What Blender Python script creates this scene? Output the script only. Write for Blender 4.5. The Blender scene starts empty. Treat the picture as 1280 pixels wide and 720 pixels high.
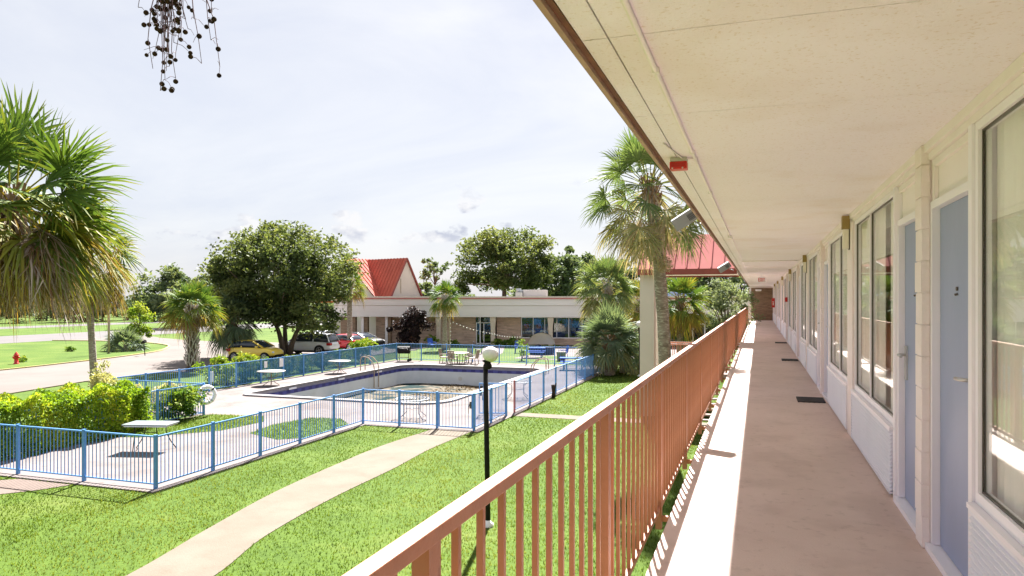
import bpy, math, random
import numpy as np
from mathutils import Vector, Matrix
from mathutils.geometry import tessellate_polygon
R = math.radians
random.seed(7)
sc = bpy.context.scene
col = sc.collection

# ------------------------------------------------------------------ frame of the place
CAM_Z = 4.35                 # eye height above the lawn
F = 2.75                     # upper walkway level
CEIL = 5.34
FPX, VX, HY = 900.0, 948.0, 374.0
TH = math.atan((VX - 640) / FPX)
S_, C_ = math.sin(TH), math.cos(TH)

def at(px, D):
    """a point on the ground seen in direction px at depth D"""
    L = (px - 640) / FPX * D
    return (-D * S_ + L * C_, D * C_ + L * S_)

def zat(py, D):
    return CAM_Z + (HY - py) * D / FPX

# ------------------------------------------------------------------ materials
def new_mat(name):
    m = bpy.data.materials.new(name)
    m.use_nodes = True
    nt = m.node_tree
    return m, nt, nt.nodes['Principled BSDF']

def N(nt, kind, **kw):
    n = nt.nodes.new(kind)
    for k, v in kw.items():
        setattr(n, k, v)
    return n

def rgba(c):
    return (c[0], c[1], c[2], 1)

def ramp(nt, stops):
    r = N(nt, 'ShaderNodeValToRGB')
    cr = r.color_ramp
    while len(cr.elements) < len(stops):
        cr.elements.new(0.5)
    for e, (p, c) in zip(cr.elements, stops):
        e.position = p
        e.color = rgba(c)
    return r

def noise(nt, scale, detail=4, vec=None, rough=0.55):
    n = N(nt, 'ShaderNodeTexNoise')
    n.inputs['Scale'].default_value = scale
    n.inputs['Detail'].default_value = detail
    n.inputs['Roughness'].default_value = rough
    if vec is not None:
        nt.links.new(vec, n.inputs['Vector'])
    return n

def coords(nt, scale=(1, 1, 1), kind='Object'):
    t = N(nt, 'ShaderNodeTexCoord')
    mp = N(nt, 'ShaderNodeMapping')
    mp.inputs['Scale'].default_value = scale
    nt.links.new(t.outputs[kind], mp.inputs['Vector'])
    return mp.outputs['Vector']

def mat(name, c, c2=None, scale=3.0, rough=0.6, metal=0.0, bump=0.0, bscale=40.0, spec=0.4,
        stretch=(1, 1, 1), lo=0.35, hi=0.65, c3=None, s3=0.6, l3=0.55, h3=0.75, k3=0.6):
    """painted / mineral surface: two close colours through noise, optional larger stains and fine bump"""
    m, nt, b = new_mat(name)
    vec = coords(nt, stretch)
    if c2 is None:
        c2 = tuple(x * 0.88 for x in c)
    n = noise(nt, scale, 5, vec)
    r = ramp(nt, [(lo, c), (hi, c2)])
    nt.links.new(n.outputs['Fac'], r.inputs['Fac'])
    out = r.outputs['Color']
    if c3 is not None:
        n3 = noise(nt, s3, 6, vec, 0.65)
        rr = ramp(nt, [(l3, (0, 0, 0)), (h3, (k3, k3, k3))])
        nt.links.new(n3.outputs['Fac'], rr.inputs['Fac'])
        mx = N(nt, 'ShaderNodeMix', data_type='RGBA')
        nt.links.new(rr.outputs['Color'], mx.inputs['Factor'])
        nt.links.new(out, mx.inputs[6])
        mx.inputs[7].default_value = rgba(c3)
        out = mx.outputs[2]
    nt.links.new(out, b.inputs['Base Color'])
    b.inputs['Roughness'].default_value = rough
    b.inputs['Metallic'].default_value = metal
    b.inputs['Specular IOR Level'].default_value = spec
    if bump > 0:
        nb = noise(nt, bscale, 6, vec, 0.6)
        bp = N(nt, 'ShaderNodeBump')
        bp.inputs['Strength'].default_value = bump
        bp.inputs['Distance'].default_value = 0.02
        nt.links.new(nb.outputs['Fac'], bp.inputs['Height'])
        nt.links.new(bp.outputs['Normal'], b.inputs['Normal'])
    return m

def leaf_mat(name, stops, transl=0.35, rough=0.6, spec=0.15, gain=1.3):
    """foliage: colour by the per-leaf attribute 'tint', part of the light passes through"""
    m, nt, b = new_mat(name)
    a = N(nt, 'ShaderNodeAttribute', attribute_name='tint')
    r = ramp(nt, stops)
    nt.links.new(a.outputs['Fac'], r.inputs['Fac'])
    nt.links.new(r.outputs['Color'], b.inputs['Base Color'])
    b.inputs['Roughness'].default_value = rough
    b.inputs['Specular IOR Level'].default_value = spec
    t = N(nt, 'ShaderNodeBsdfTranslucent')
    g = N(nt, 'ShaderNodeMix', data_type='RGBA', blend_type='MULTIPLY')
    g.inputs['Factor'].default_value = 1.0
    nt.links.new(r.outputs['Color'], g.inputs[6])
    g.inputs[7].default_value = (gain * 1.1, gain, gain * 0.5, 1)
    nt.links.new(g.outputs[2], t.inputs['Color'])
    mx = N(nt, 'ShaderNodeMixShader')
    mx.inputs['Fac'].default_value = transl
    nt.links.new(b.outputs['BSDF'], mx.inputs[1])
    nt.links.new(t.outputs['BSDF'], mx.inputs[2])
    nt.links.new(mx.outputs['Shader'], nt.nodes['Material Output'].inputs['Surface'])
    return m

def glass_mat(name, tint=(0.92, 0.95, 0.93), boost=1.5, add=0.03):
    m, nt, b = new_mat(name)
    nt.nodes.remove(b)
    tr = N(nt, 'ShaderNodeBsdfTransparent')
    tr.inputs['Color'].default_value = rgba(tint)
    gl = N(nt, 'ShaderNodeBsdfGlossy')
    gl.inputs['Roughness'].default_value = 0.015
    gl.inputs['Color'].default_value = (0.95, 0.97, 0.96, 1)
    fr = N(nt, 'ShaderNodeFresnel')
    fr.inputs['IOR'].default_value = 1.5
    ma = N(nt, 'ShaderNodeMath', operation='MULTIPLY_ADD', use_clamp=True)
    ma.inputs[1].default_value = boost
    ma.inputs[2].default_value = add
    nt.links.new(fr.outputs['Fac'], ma.inputs[0])
    mx = N(nt, 'ShaderNodeMixShader')
    nt.links.new(ma.outputs[0], mx.inputs['Fac'])
    nt.links.new(tr.outputs[0], mx.inputs[1])
    nt.links.new(gl.outputs[0], mx.inputs[2])
    nt.links.new(mx.outputs[0], nt.nodes['Material Output'].inputs['Surface'])
    return m

def brick_mat(name, c1, c2, mortar, sx=1.0, w=0.24, h=0.075, rot=(R(90), 0, 0), bump=0.5):
    m, nt, b = new_mat(name)
    t = N(nt, 'ShaderNodeTexCoord')
    mp = N(nt, 'ShaderNodeMapping')
    mp.inputs['Rotation'].default_value = rot
    nt.links.new(t.outputs['Object'], mp.inputs['Vector'])
    br = N(nt, 'ShaderNodeTexBrick')
    br.inputs['Color1'].default_value = rgba(c1)
    br.inputs['Color2'].default_value = rgba(c2)
    br.inputs['Mortar'].default_value = rgba(mortar)
    br.inputs['Scale'].default_value = sx
    br.inputs['Brick Width'].default_value = w
    br.inputs['Row Height'].default_value = h
    br.inputs['Mortar Size'].default_value = 0.008
    br.inputs['Bias'].default_value = -0.2
    nt.links.new(mp.outputs['Vector'], br.inputs['Vector'])
    sv = N(nt, 'ShaderNodeMapping'); sv.inputs['Scale'].default_value = (0.5, 3.2, 1); nt.links.new(mp.outputs['Vector'], sv.inputs['Vector'])
    n = noise(nt, 2.2, 6, sv.outputs['Vector'], 0.7)
    rr = ramp(nt, [(0.3, (0.66, 0.64, 0.62)), (0.7, (1.25, 1.2, 1.15))])
    nt.links.new(n.outputs['Fac'], rr.inputs['Fac'])
    mx = N(nt, 'ShaderNodeMix', data_type='RGBA', blend_type='MULTIPLY')
    mx.inputs['Factor'].default_value = 1
    nt.links.new(br.outputs['Color'], mx.inputs[6])
    nt.links.new(rr.outputs['Color'], mx.inputs[7])
    nt.links.new(mx.outputs[2], b.inputs['Base Color'])
    b.inputs['Roughness'].default_value = 0.85
    bp = N(nt, 'ShaderNodeBump')
    bp.inputs['Strength'].default_value = bump
    bp.inputs['Distance'].default_value = 0.01
    nt.links.new(br.outputs['Fac'], bp.inputs['Height'])
    bp.invert = True
    nt.links.new(bp.outputs['Normal'], b.inputs['Normal'])
    return m

def grass_mat():
    m, nt, b = new_mat('lawn_grass')
    vec = coords(nt)
    n1 = noise(nt, 0.30, 7, vec, 0.68)
    n2 = noise(nt, 9.0, 6, vec, 0.7)
    n3 = noise(nt, 60.0, 4, vec, 0.7)
    r1 = ramp(nt, [(0.34, GR1), (0.52, GR2), (0.68, GR3), (0.80, (0.17, 0.165, 0.06))])
    nt.links.new(n1.outputs['Fac'], r1.inputs['Fac'])
    r2 = ramp(nt, [(0.30, (0.62, 0.66, 0.55)), (0.55, (1, 1, 1)), (0.8, (1.22, 1.16, 1.1))])
    nt.links.new(n2.outputs['Fac'], r2.inputs['Fac'])
    r3 = ramp(nt, [(0.3, (0.62, 0.66, 0.6)), (0.65, (1.2, 1.15, 1.1))])
    nt.links.new(n3.outputs['Fac'], r3.inputs['Fac'])
    a = N(nt, 'ShaderNodeMix', data_type='RGBA', blend_type='MULTIPLY'); a.inputs['Factor'].default_value = 1
    nt.links.new(r1.outputs['Color'], a.inputs[6]); nt.links.new(r2.outputs['Color'], a.inputs[7])
    c = N(nt, 'ShaderNodeMix', data_type='RGBA', blend_type='MULTIPLY'); c.inputs['Factor'].default_value = 1
    nt.links.new(a.outputs[2], c.inputs[6]); nt.links.new(r3.outputs['Color'], c.inputs[7])
    nt.links.new(c.outputs[2], b.inputs['Base Color'])
    b.inputs['Roughness'].default_value = 0.9
    b.inputs['Specular IOR Level'].default_value = 0.1
    bp = N(nt, 'ShaderNodeBump'); bp.inputs['Strength'].default_value = 0.6; bp.inputs['Distance'].default_value = 0.05
    nt.links.new(n2.outputs['Fac'], bp.inputs['Height'])
    nt.links.new(bp.outputs['Normal'], b.inputs['Normal'])
    return m

GR1, GR2, GR3 = (0.048, 0.088, 0.012), (0.070, 0.116, 0.015), (0.105, 0.138, 0.028)

M = {}
M['grass'] = grass_mat()
M['ceiling'] = mat('ceiling_plaster', (0.895, 0.835, 0.915), (0.87, 0.805, 0.88), scale=0.8, rough=0.9, bump=0.35, bscale=90, spec=0.1,
                   c3=(0.84, 0.755, 0.765), s3=1.1, l3=0.58, h3=0.85, k3=0.5)
def speckle(m, scale, lo, hi, dark):
    nt = m.node_tree; b = nt.nodes['Principled BSDF']
    src = b.inputs['Base Color'].links[0].from_socket
    n = noise(nt, scale, 3, coords(nt), 0.6)
    r = ramp(nt, [(lo, dark), (hi, (1, 1, 1))]); nt.links.new(n.outputs['Fac'], r.inputs['Fac'])
    mx = N(nt, 'ShaderNodeMix', data_type='RGBA', blend_type='MULTIPLY'); mx.inputs['Factor'].default_value = 1
    nt.links.new(src, mx.inputs[6]); nt.links.new(r.outputs['Color'], mx.inputs[7]); nt.links.new(mx.outputs[2], b.inputs['Base Color'])
speckle(M['ceiling'], 55, 0.30, 0.42, (0.86, 0.80, 0.72))
speckle(M['ceiling'], 0.9, 0.30, 0.46, (0.95, 0.92, 0.88))
M['seam'] = mat('ceiling_joint', (0.52, 0.44, 0.35), rough=0.9)
M['cream'] = mat('cream_paint', (0.875, 0.81, 0.83), (0.84, 0.775, 0.78), scale=1.5, rough=0.6, bump=0.1, bscale=60)
M['block'] = mat('painted_block', (0.87, 0.79, 0.79), (0.82, 0.735, 0.72), scale=3, rough=0.75, bump=0.5, bscale=55)
M['white'] = mat('white_paint', (0.88, 0.855, 0.92), (0.85, 0.82, 0.885), scale=2.0, rough=0.45)
M['vent'] = mat('white_enamel', (0.84, 0.84, 0.92), (0.80, 0.80, 0.88), scale=2.0, rough=0.4, c3=(0.6, 0.58, 0.55), s3=1.3, l3=0.6, h3=0.9, k3=0.35)
M['blue_door'] = mat('blue_grey_door_paint', (0.315, 0.365, 0.54), (0.275, 0.325, 0.49), scale=1.2, rough=0.45, bump=0.06, bscale=30,
                     c3=(0.235, 0.28, 0.43), s3=2.0, l3=0.55, h3=0.85, k3=0.5, stretch=(1, 1, 0.4))
M['walk'] = mat('walkway_coating', (0.72, 0.56, 0.50), (0.66, 0.505, 0.445), scale=0.8, rough=0.62, bump=0.25, bscale=70, spec=0.35,
                c3=(0.57, 0.43, 0.375), s3=0.45, l3=0.48, h3=0.75, k3=0.6, stretch=(1.6, 1, 1))
speckle(M['walk'], 14, 0.28, 0.42, (0.84, 0.82, 0.80))
speckle(M['walk'], 1.7, 0.33, 0.47, (0.90, 0.88, 0.87))
M['slab_edge'] = mat('slab_concrete', (0.42, 0.33, 0.28), (0.33, 0.26, 0.22), scale=4, rough=0.85, bump=0.4)
M['rail'] = mat('rust_brown_paint', (0.44, 0.180, 0.100), (0.38, 0.148, 0.080), scale=5, rough=0.5, bump=0.15, bscale=60,
                c3=(0.20, 0.07, 0.04), s3=9, l3=0.59, h3=0.68, k3=0.6)
M['fascia'] = mat('fascia_brown', (0.42, 0.27, 0.20), (0.33, 0.20, 0.14), scale=3, rough=0.6, c3=(0.18, 0.09, 0.05), s3=4, k3=0.7)
M['gutter'] = mat('gutter_brown', (0.20, 0.085, 0.04), (0.13, 0.05, 0.025), scale=6, rough=0.7)
M['grey_metal'] = mat('brushed_aluminium', (0.58, 0.58, 0.58), (0.5, 0.5, 0.5), rough=0.35, metal=0.85)
M['bronze_frame'] = mat('dark_frame', (0.10, 0.085, 0.075), rough=0.4)
M['rubber'] = mat('black_rubber', (0.035, 0.033, 0.033), (0.055, 0.05, 0.05), scale=20, rough=0.8)
M['glass'] = glass_mat('window_glass', tint=(0.99, 1.0, 0.995), boost=0.32, add=0.0)
M['dglass'] = glass_mat('tinted_glass', tint=(0.62, 0.70, 0.67), boost=0.55, add=0.01)
M['curtain'] = mat('cream_curtain', (0.94, 0.91, 0.88), (0.90, 0.865, 0.83), scale=4, rough=0.95, spec=0.05)
M['room'] = mat('room_wall', (0.60, 0.55, 0.47), rough=0.9)
M['brown_brick'] = brick_mat('brown_brick', (0.30, 0.20, 0.13), (0.22, 0.14, 0.09), (0.24, 0.19, 0.15))
M['tan_brick'] = brick_mat('tan_brick', (0.62, 0.45, 0.37), (0.46, 0.32, 0.26), (0.56, 0.46, 0.40), w=0.55, h=0.15)
M['brass'] = mat('aged_brass', (0.36, 0.27, 0.11), (0.30, 0.21, 0.08), rough=0.4, metal=0.6)
M['diffuser'] = mat('opal_diffuser', (0.84, 0.80, 0.70), rough=0.3)
M['red'] = mat('red_plastic', (0.62, 0.03, 0.025), (0.55, 0.025, 0.02), rough=0.35)
M['clear_grey'] = mat('clear_lens', (0.62, 0.60, 0.56), rough=0.2)
M['flood'] = mat('grey_lamp_housing', (0.30, 0.30, 0.33), (0.27, 0.27, 0.30), rough=0.5)
M['flood_dark'] = mat('dark_lens', (0.06, 0.06, 0.07), rough=0.25)
M['pool_blue'] = mat('blue_fence_paint', (0.115, 0.30, 0.62), (0.09, 0.25, 0.54), scale=3, rough=0.45, c3=(0.20, 0.38, 0.62), s3=5, k3=0.5)
M['blue_plastic'] = mat('blue_plastic', (0.06, 0.12, 0.42), (0.05, 0.10, 0.36), rough=0.8, spec=0.06)
M['navy'] = mat('navy_fabric', (0.025, 0.035, 0.10), (0.02, 0.03, 0.08), rough=0.8)
M['deck'] = mat('pool_deck_concrete', (0.185, 0.158, 0.151), (0.162, 0.137, 0.130), scale=0.6, rough=0.9, bump=0.3, bscale=50, spec=0.06,
                c3=(0.125, 0.096, 0.080), s3=0.8, l3=0.56, h3=0.8, k3=0.55)
speckle(M['deck'], 0.5, 0.34, 0.5, (0.80, 0.77, 0.74))
speckle(M['deck'], 5, 0.30, 0.42, (0.82, 0.78, 0.74))
M['path'] = mat('path_concrete', (0.165, 0.138, 0.110), (0.142, 0.118, 0.093), scale=1.0, rough=0.9, bump=0.4, bscale=35, spec=0.06,
                c3=(0.098, 0.082, 0.060), s3=1.5, l3=0.52, h3=0.8, k3=0.5)
M['path_pink'] = mat('pink_path_concrete', (0.135, 0.096, 0.078), (0.115, 0.083, 0.067), scale=1.5, rough=0.9, bump=0.3, bscale=35)
M['road'] = mat('driveway_concrete', (0.158, 0.136, 0.124), (0.138, 0.119, 0.108), scale=0.25, rough=0.9, bump=0.3, bscale=20, spec=0.06,
                c3=(0.112, 0.096, 0.088), s3=0.35, l3=0.5, h3=0.75, k3=0.6)
M['asphalt'] = mat('street_asphalt', (0.092, 0.080, 0.078), (0.078, 0.068, 0.066), scale=0.3, rough=0.9)
M['kerb_yellow'] = mat('worn_yellow_kerb', (0.34, 0.27, 0.07), (0.30, 0.25, 0.12), scale=1.0, rough=0.8)
M['coping'] = mat('pool_coping', (0.22, 0.20, 0.20), (0.19, 0.175, 0.175), scale=2, rough=0.7)
M['plaster'] = mat('pool_plaster', (0.62, 0.64, 0.66), (0.55, 0.575, 0.59), scale=1.0, rough=0.8, c3=(0.42, 0.42, 0.37), s3=0.9, k3=0.5)
M['lilac'] = mat('faded_lilac_tile', (0.33, 0.31, 0.36), (0.42, 0.39, 0.43), scale=6, rough=0.5)
M['red_roof'] = mat('red_metal_roof', (0.50, 0.125, 0.085), (0.43, 0.10, 0.07), scale=0.7, rough=0.75, spec=0.08,
                    c3=(0.20, 0.05, 0.055), s3=0.45, l3=0.56, h3=0.72, k3=0.7)
M['pink_roof'] = mat('haze_paled_red_roof', (0.44, 0.165, 0.15), (0.40, 0.14, 0.13), scale=0.7, rough=0.85, spec=0.04)  # red metal paled to pink in the colour, imitating bright reflection and haze
M['red_trim'] = mat('dark_red_trim', (0.30, 0.075, 0.06), (0.26, 0.06, 0.05), rough=0.55)
M['fascia_white'] = mat('white_fascia', (0.76, 0.71, 0.69), (0.69, 0.64, 0.62), scale=0.5, rough=0.7, stretch=(0.4, 0.4, 3))
M['beige'] = mat('beige_stucco', (0.72, 0.63, 0.56), (0.66, 0.57, 0.50), scale=0.6, rough=0.9, bump=0.2)
M['black_metal'] = mat('black_metal', (0.012, 0.012, 0.0115), (0.02, 0.018, 0.016), scale=8, rough=0.6, spec=0.12)
M['globe'] = mat('white_globe', (0.80, 0.76, 0.70), (0.74, 0.70, 0.63), scale=4, rough=0.35)
M['table_white'] = mat('weathered_white_top', (0.24, 0.222, 0.20), (0.20, 0.188, 0.17), scale=4, rough=0.5)
M['table_glass'] = mat('frosted_table_top', (0.20, 0.24, 0.24), (0.24, 0.27, 0.26), scale=1.5, rough=0.25, spec=0.25)
M['bark'] = mat('grey_bark', (0.16, 0.12, 0.09), (0.09, 0.065, 0.05), scale=6, rough=0.95, bump=0.8, bscale=18, stretch=(1, 1, 0.3))
M['palm_trunk'] = mat('palm_bark', (0.33, 0.27, 0.225), (0.20, 0.155, 0.125), scale=3, rough=0.95, bump=0.9, bscale=14, stretch=(1, 1, 3.2),
                      c3=(0.56, 0.53, 0.43), s3=7.0, l3=0.50, h3=0.62, k3=0.75)
M['boot'] = mat('palm_boot', (0.60, 0.55, 0.53), (0.42, 0.36, 0.33), scale=5, rough=0.95, bump=0.5)
M['boot_brown'] = mat('brown_palm_boot', (0.30, 0.19, 0.11), (0.15, 0.09, 0.05), scale=5, rough=0.95, bump=0.5)
PALM = [(0.0, (0.045, 0.105, 0.024)), (0.28, (0.105, 0.175, 0.032)), (0.48, (0.25, 0.235, 0.040)), (0.62, (0.30, 0.20, 0.055)), (0.74, (0.17, 0.095, 0.045)),
        (0.86, (0.30, 0.215, 0.15)), (1.0, (0.50, 0.42, 0.40))]
M['palm'] = leaf_mat('palm_leaf', PALM, 0.24)
M['palm_grey'] = leaf_mat('greyed_palm_leaf', [(0, (0.085, 0.145, 0.055)), (0.3, (0.15, 0.205, 0.075)), (0.55, (0.30, 0.28, 0.12)), (0.75, (0.40, 0.32, 0.20)), (1, (0.58, 0.51, 0.46))], 0.24)
M['palm_blue'] = leaf_mat('blue_green_palm_leaf', [(0, (0.085, 0.130, 0.082)), (0.4, (0.155, 0.205, 0.125)), (0.65, (0.31, 0.29, 0.13)),
                                                   (1, (0.42, 0.30, 0.15))], 0.3)
M['oak'] = leaf_mat('oak_leaf', [(0, (0.050, 0.074, 0.030)), (0.5, (0.096, 0.128, 0.048)), (1, (0.19, 0.205, 0.080))], 0.38)
M['far_leaf'] = leaf_mat('far_tree_leaf', [(0, (0.075, 0.112, 0.066)), (0.5, (0.115, 0.158, 0.086)), (1, (0.18, 0.21, 0.11))], 0.35)
M['hedge'] = leaf_mat('hedge_leaf', [(0, (0.10, 0.19, 0.012)), (0.5, (0.22, 0.33, 0.02)), (1, (0.42, 0.42, 0.05))], 0.4)
M['shrub'] = leaf_mat('shrub_leaf', [(0, (0.05, 0.11, 0.02)), (0.5, (0.12, 0.21, 0.03)), (1, (0.30, 0.34, 0.06))], 0.35)
M['lime'] = leaf_mat('lime_leaf', [(0, (0.10, 0.19, 0.02)), (0.5, (0.20, 0.29, 0.03)), (1, (0.37, 0.38, 0.06))], 0.3)
M['pale_bush'] = leaf_mat('variegated_leaf', [(0, (0.14, 0.18, 0.06)), (0.5, (0.40, 0.40, 0.20)), (1, (0.62, 0.58, 0.38))], 0.3)
M['dark_bush'] = leaf_mat('purple_leaf', [(0, (0.022, 0.016, 0.018)), (0.7, (0.040, 0.025, 0.026)), (1, (0.13, 0.07, 0.05))], 0.1)
M['sage'] = leaf_mat('sage_leaf', [(0, (0.11, 0.15, 0.09)), (0.5, (0.19, 0.24, 0.15)), (1, (0.32, 0.36, 0.23))], 0.3)
M['blade'] = leaf_mat('grass_blade', [(0, (0.050, 0.094, 0.011)), (0.5, (0.086, 0.136, 0.016)), (1, (0.160, 0.172, 0.040))], 0.42)
M['litter'] = mat('dead_leaf_litter', (0.10, 0.065, 0.030), (0.05, 0.035, 0.016), scale=9, rough=0.95, spec=0.03)
M['fruit'] = mat('black_drupe', (0.010, 0.008, 0.010), (0.05, 0.03, 0.012), scale=30, rough=0.8, spec=0.05)
M['stalk'] = mat('brown_fruit_stalk', (0.17, 0.10, 0.10), (0.12, 0.07, 0.08), rough=0.8)
M['bulb'] = mat('white_bulb', (0.85, 0.82, 0.74), rough=0.25)
M['timber'] = mat('weathered_timber', (0.40, 0.31, 0.24), (0.32, 0.24, 0.18), scale=4, rough=0.9)
M['tan_furniture'] = mat('tan_furniture', (0.26, 0.205, 0.145), (0.22, 0.17, 0.12), rough=0.6)
M['tyre'] = mat('tyre_rubber', (0.025, 0.025, 0.026), rough=0.85)
M['rim'] = mat('alloy_rim', (0.50, 0.50, 0.52), rough=0.3, metal=0.7)
M['carglass'] = mat('car_glass', (0.025, 0.035, 0.05), (0.03, 0.04, 0.06), rough=0.08, spec=0.8)
M['lamp_red'] = mat('tail_lamp_red', (0.50, 0.02, 0.02), rough=0.2)
M['lamp_clear'] = mat('headlamp_clear', (0.75, 0.76, 0.78), rough=0.12)
M['paper'] = mat('white_paper', (0.82, 0.80, 0.78), rough=0.7)
def car_paint(name, c, rough=0.22):
    m = mat(name, c, tuple(x * 0.95 for x in c), rough=rough, spec=0.6)
    m.node_tree.nodes['Principled BSDF'].inputs['Coat Weight'].default_value = 0.15
    return m
M['yellow_paint'] = car_paint('yellow_car_paint', (0.95, 0.68, 0.10))
M['silver_paint'] = car_paint('white_car_paint', (0.93, 0.92, 0.94))
M['red_paint'] = car_paint('red_car_paint', (0.60, 0.03, 0.04))
M['black_paint'] = car_paint('black_car_paint', (0.02, 0.02, 0.022))

# ------------------------------------------------------------------ mesh helpers
class MB:
    def __init__(self):
        self.v = []; self.f = []; self.sm = []
    def add(self, vs, fs, smooth=False):
        o = len(self.v)
        self.v += [tuple(p) for p in vs]
        self.f += [tuple(i + o for i in q) for q in fs]
        self.sm += [smooth] * len(fs)
        return self
    def box(self, x0, x1, y0, y1, z0, z1, mtx=None):
        if x0 > x1: x0, x1 = x1, x0
        if y0 > y1: y0, y1 = y1, y0
        if z0 > z1: z0, z1 = z1, z0
        vs = [Vector(p) for p in ((x0, y0, z0), (x1, y0, z0), (x1, y1, z0), (x0, y1, z0), (x0, y0, z1), (x1, y0, z1), (x1, y1, z1), (x0, y1, z1))]
        if mtx is not None:
            vs = [mtx @ p for p in vs]
        return self.add(vs, [(0, 3, 2, 1), (4, 5, 6, 7), (0, 1, 5, 4), (1, 2, 6, 5), (2, 3, 7, 6), (3, 0, 4, 7)])
    def bar(self, a, b, w, h=None, up=(0, 0, 1)):
        """rectangular bar from a to b"""
        h = h or w
        a, b = Vector(a), Vector(b)
        d = (b - a)
        L = d.length
        d.normalize()
        u = Vector(up)
        if abs(d.dot(u)) > 0.98:
            u = Vector((0, 1, 0))
        s = d.cross(u).normalized(); u = s.cross(d)
        m = Matrix(((s.x, d.x, u.x, a.x), (s.y, d.y, u.y, a.y), (s.z, d.z, u.z, a.z), (0, 0, 0, 1)))
        return self.box(-w / 2, w / 2, 0, L, -h / 2, h / 2, m)
    def tube(self, pts, rad, n=8, cap=True, smooth=True):
        pts = [Vector(p) for p in pts]
        if not hasattr(rad, '__len__'):
            rad = [rad] * len(pts)
        vs = []
        ref = Vector((0.31, 0.95, 0.05))
        for i, p in enumerate(pts):
            d = (pts[min(i + 1, len(pts) - 1)] - pts[max(i - 1, 0)]).normalized()
            s = d.cross(ref)
            if s.length < 1e-3:
                s = d.cross(Vector((1, 0, 0)))
            s.normalize()
            u = s.cross(d)
            for k in range(n):
                a = 2 * math.pi * k / n
                vs.append(p + (s * math.cos(a) + u * math.sin(a)) * rad[i])
        fs = []
        for i in range(len(pts) - 1):
            for k in range(n):
                k2 = (k + 1) % n
                fs.append((i * n + k, i * n + k2, (i + 1) * n + k2, (i + 1) * n + k))
        self.add(vs, fs, smooth)
        if cap:
            o = len(self.v) - len(vs)
            self.f.append(tuple(o + k for k in reversed(range(n)))); self.sm.append(False)
            self.f.append(tuple(o + (len(pts) - 1) * n + k for k in range(n))); self.sm.append(False)
        return self
    def lathe(self, prof, c=(0, 0, 0), n=16, smooth=True):
        vs = []; fs = []
        for r, z in prof:
            for k in range(n):
                a = 2 * math.pi * k / n
                vs.append((c[0] + r * math.cos(a), c[1] + r * math.sin(a), c[2] + z))
        for i in range(len(prof) - 1):
            for k in range(n):
                k2 = (k + 1) % n
                fs.append((i * n + k, i * n + k2, (i + 1) * n + k2, (i + 1) * n + k))
        return self.add(vs, fs, smooth)
    def ball(self, c, r, n=12, m=8, sz=1.0):
        prof = [(max(1e-4, r * math.sin(math.pi * i / m)), -r * sz * math.cos(math.pi * i / m)) for i in range(m + 1)]
        return self.lathe(prof, c, n)
    def prism(self, poly, z0, z1):
        """polygon (counter-clockwise) extruded from z0 to z1"""
        n = len(poly)
        vs = [(x, y, z0) for x, y in poly] + [(x, y, z1) for x, y in poly]
        fs = [tuple(reversed(range(n))), tuple(range(n, 2 * n))]
        for i in range(n):
            j = (i + 1) % n
            fs.append((i, j, n + j, n + i))
        return self.add(vs, fs)
    def build(self, name, m, parent=None, loc=None, bevel=0.0):
        me = bpy.data.meshes.new(name)
        me.from_pydata(self.v, [], self.f)
        me.polygons.foreach_set('use_smooth', self.sm)
        me.materials.append(m)
        me.update()
        o = bpy.data.objects.new(name, me)
        col.objects.link(o)
        if parent is not None:
            o.parent = parent
        if loc is not None:
            o.location = loc
        if bevel:
            bv = o.modifiers.new('edge', 'BEVEL'); bv.width = bevel; bv.segments = 2; bv.limit_method = 'ANGLE'
        return o

def quads_np(name, V, m, parent=None, tint=None, nv=4, F=None):
    """V: (faces, nv, 3) separate polygons, or V (n,3) with F (m,nv)"""
    me = bpy.data.meshes.new(name)
    if F is None:
        nf = V.shape[0]
        verts = V.reshape(-1, 3)
        idx = np.arange(nf * nv, dtype=np.int32)
        if tint is not None and tint.shape[0] == nf and tint.ndim == 1:
            tint = np.repeat(tint, nv)
    else:
        nf = F.shape[0]; verts = V; idx = F.reshape(-1).astype(np.int32)
    me.vertices.add(len(verts)); me.vertices.foreach_set('co', verts.astype(np.float32).ravel())
    me.loops.add(nf * nv); me.loops.foreach_set('vertex_index', idx)
    me.polygons.add(nf)
    me.polygons.foreach_set('loop_start', np.arange(nf, dtype=np.int32) * nv)
    me.polygons.foreach_set('loop_total', np.full(nf, nv, dtype=np.int32))
    me.update(calc_edges=True)
    if tint is not None:
        a = me.attributes.new('tint', 'FLOAT', 'POINT')
        a.data.foreach_set('value', tint.astype(np.float32).ravel())
    me.materials.append(m)
    o = bpy.data.objects.new(name, me)
    col.objects.link(o)
    if parent is not None:
        o.parent = parent
    return o

def thing(name, label, cat, loc=(0, 0, 0), rz=0.0, group=None):
    o = bpy.data.objects.new(name, None)
    o.empty_display_size = 0.2
    col.objects.link(o)
    o.location = loc
    o.rotation_euler = (0, 0, rz)
    o['label'] = label; o['category'] = cat
    if group: o['group'] = group
    return o

def tag(o, label, cat, group=None):
    o['label'] = label; o['category'] = cat
    if group: o['group'] = group
    return o

def structure(o):
    o['kind'] = 'structure'
    return o

def copy_tree(o, parent=None):
    c = o.copy()
    col.objects.link(c)
    if parent is not None:
        c.parent = parent
    for ch in list(o.children):
        copy_tree(ch, c)
    return c

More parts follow.
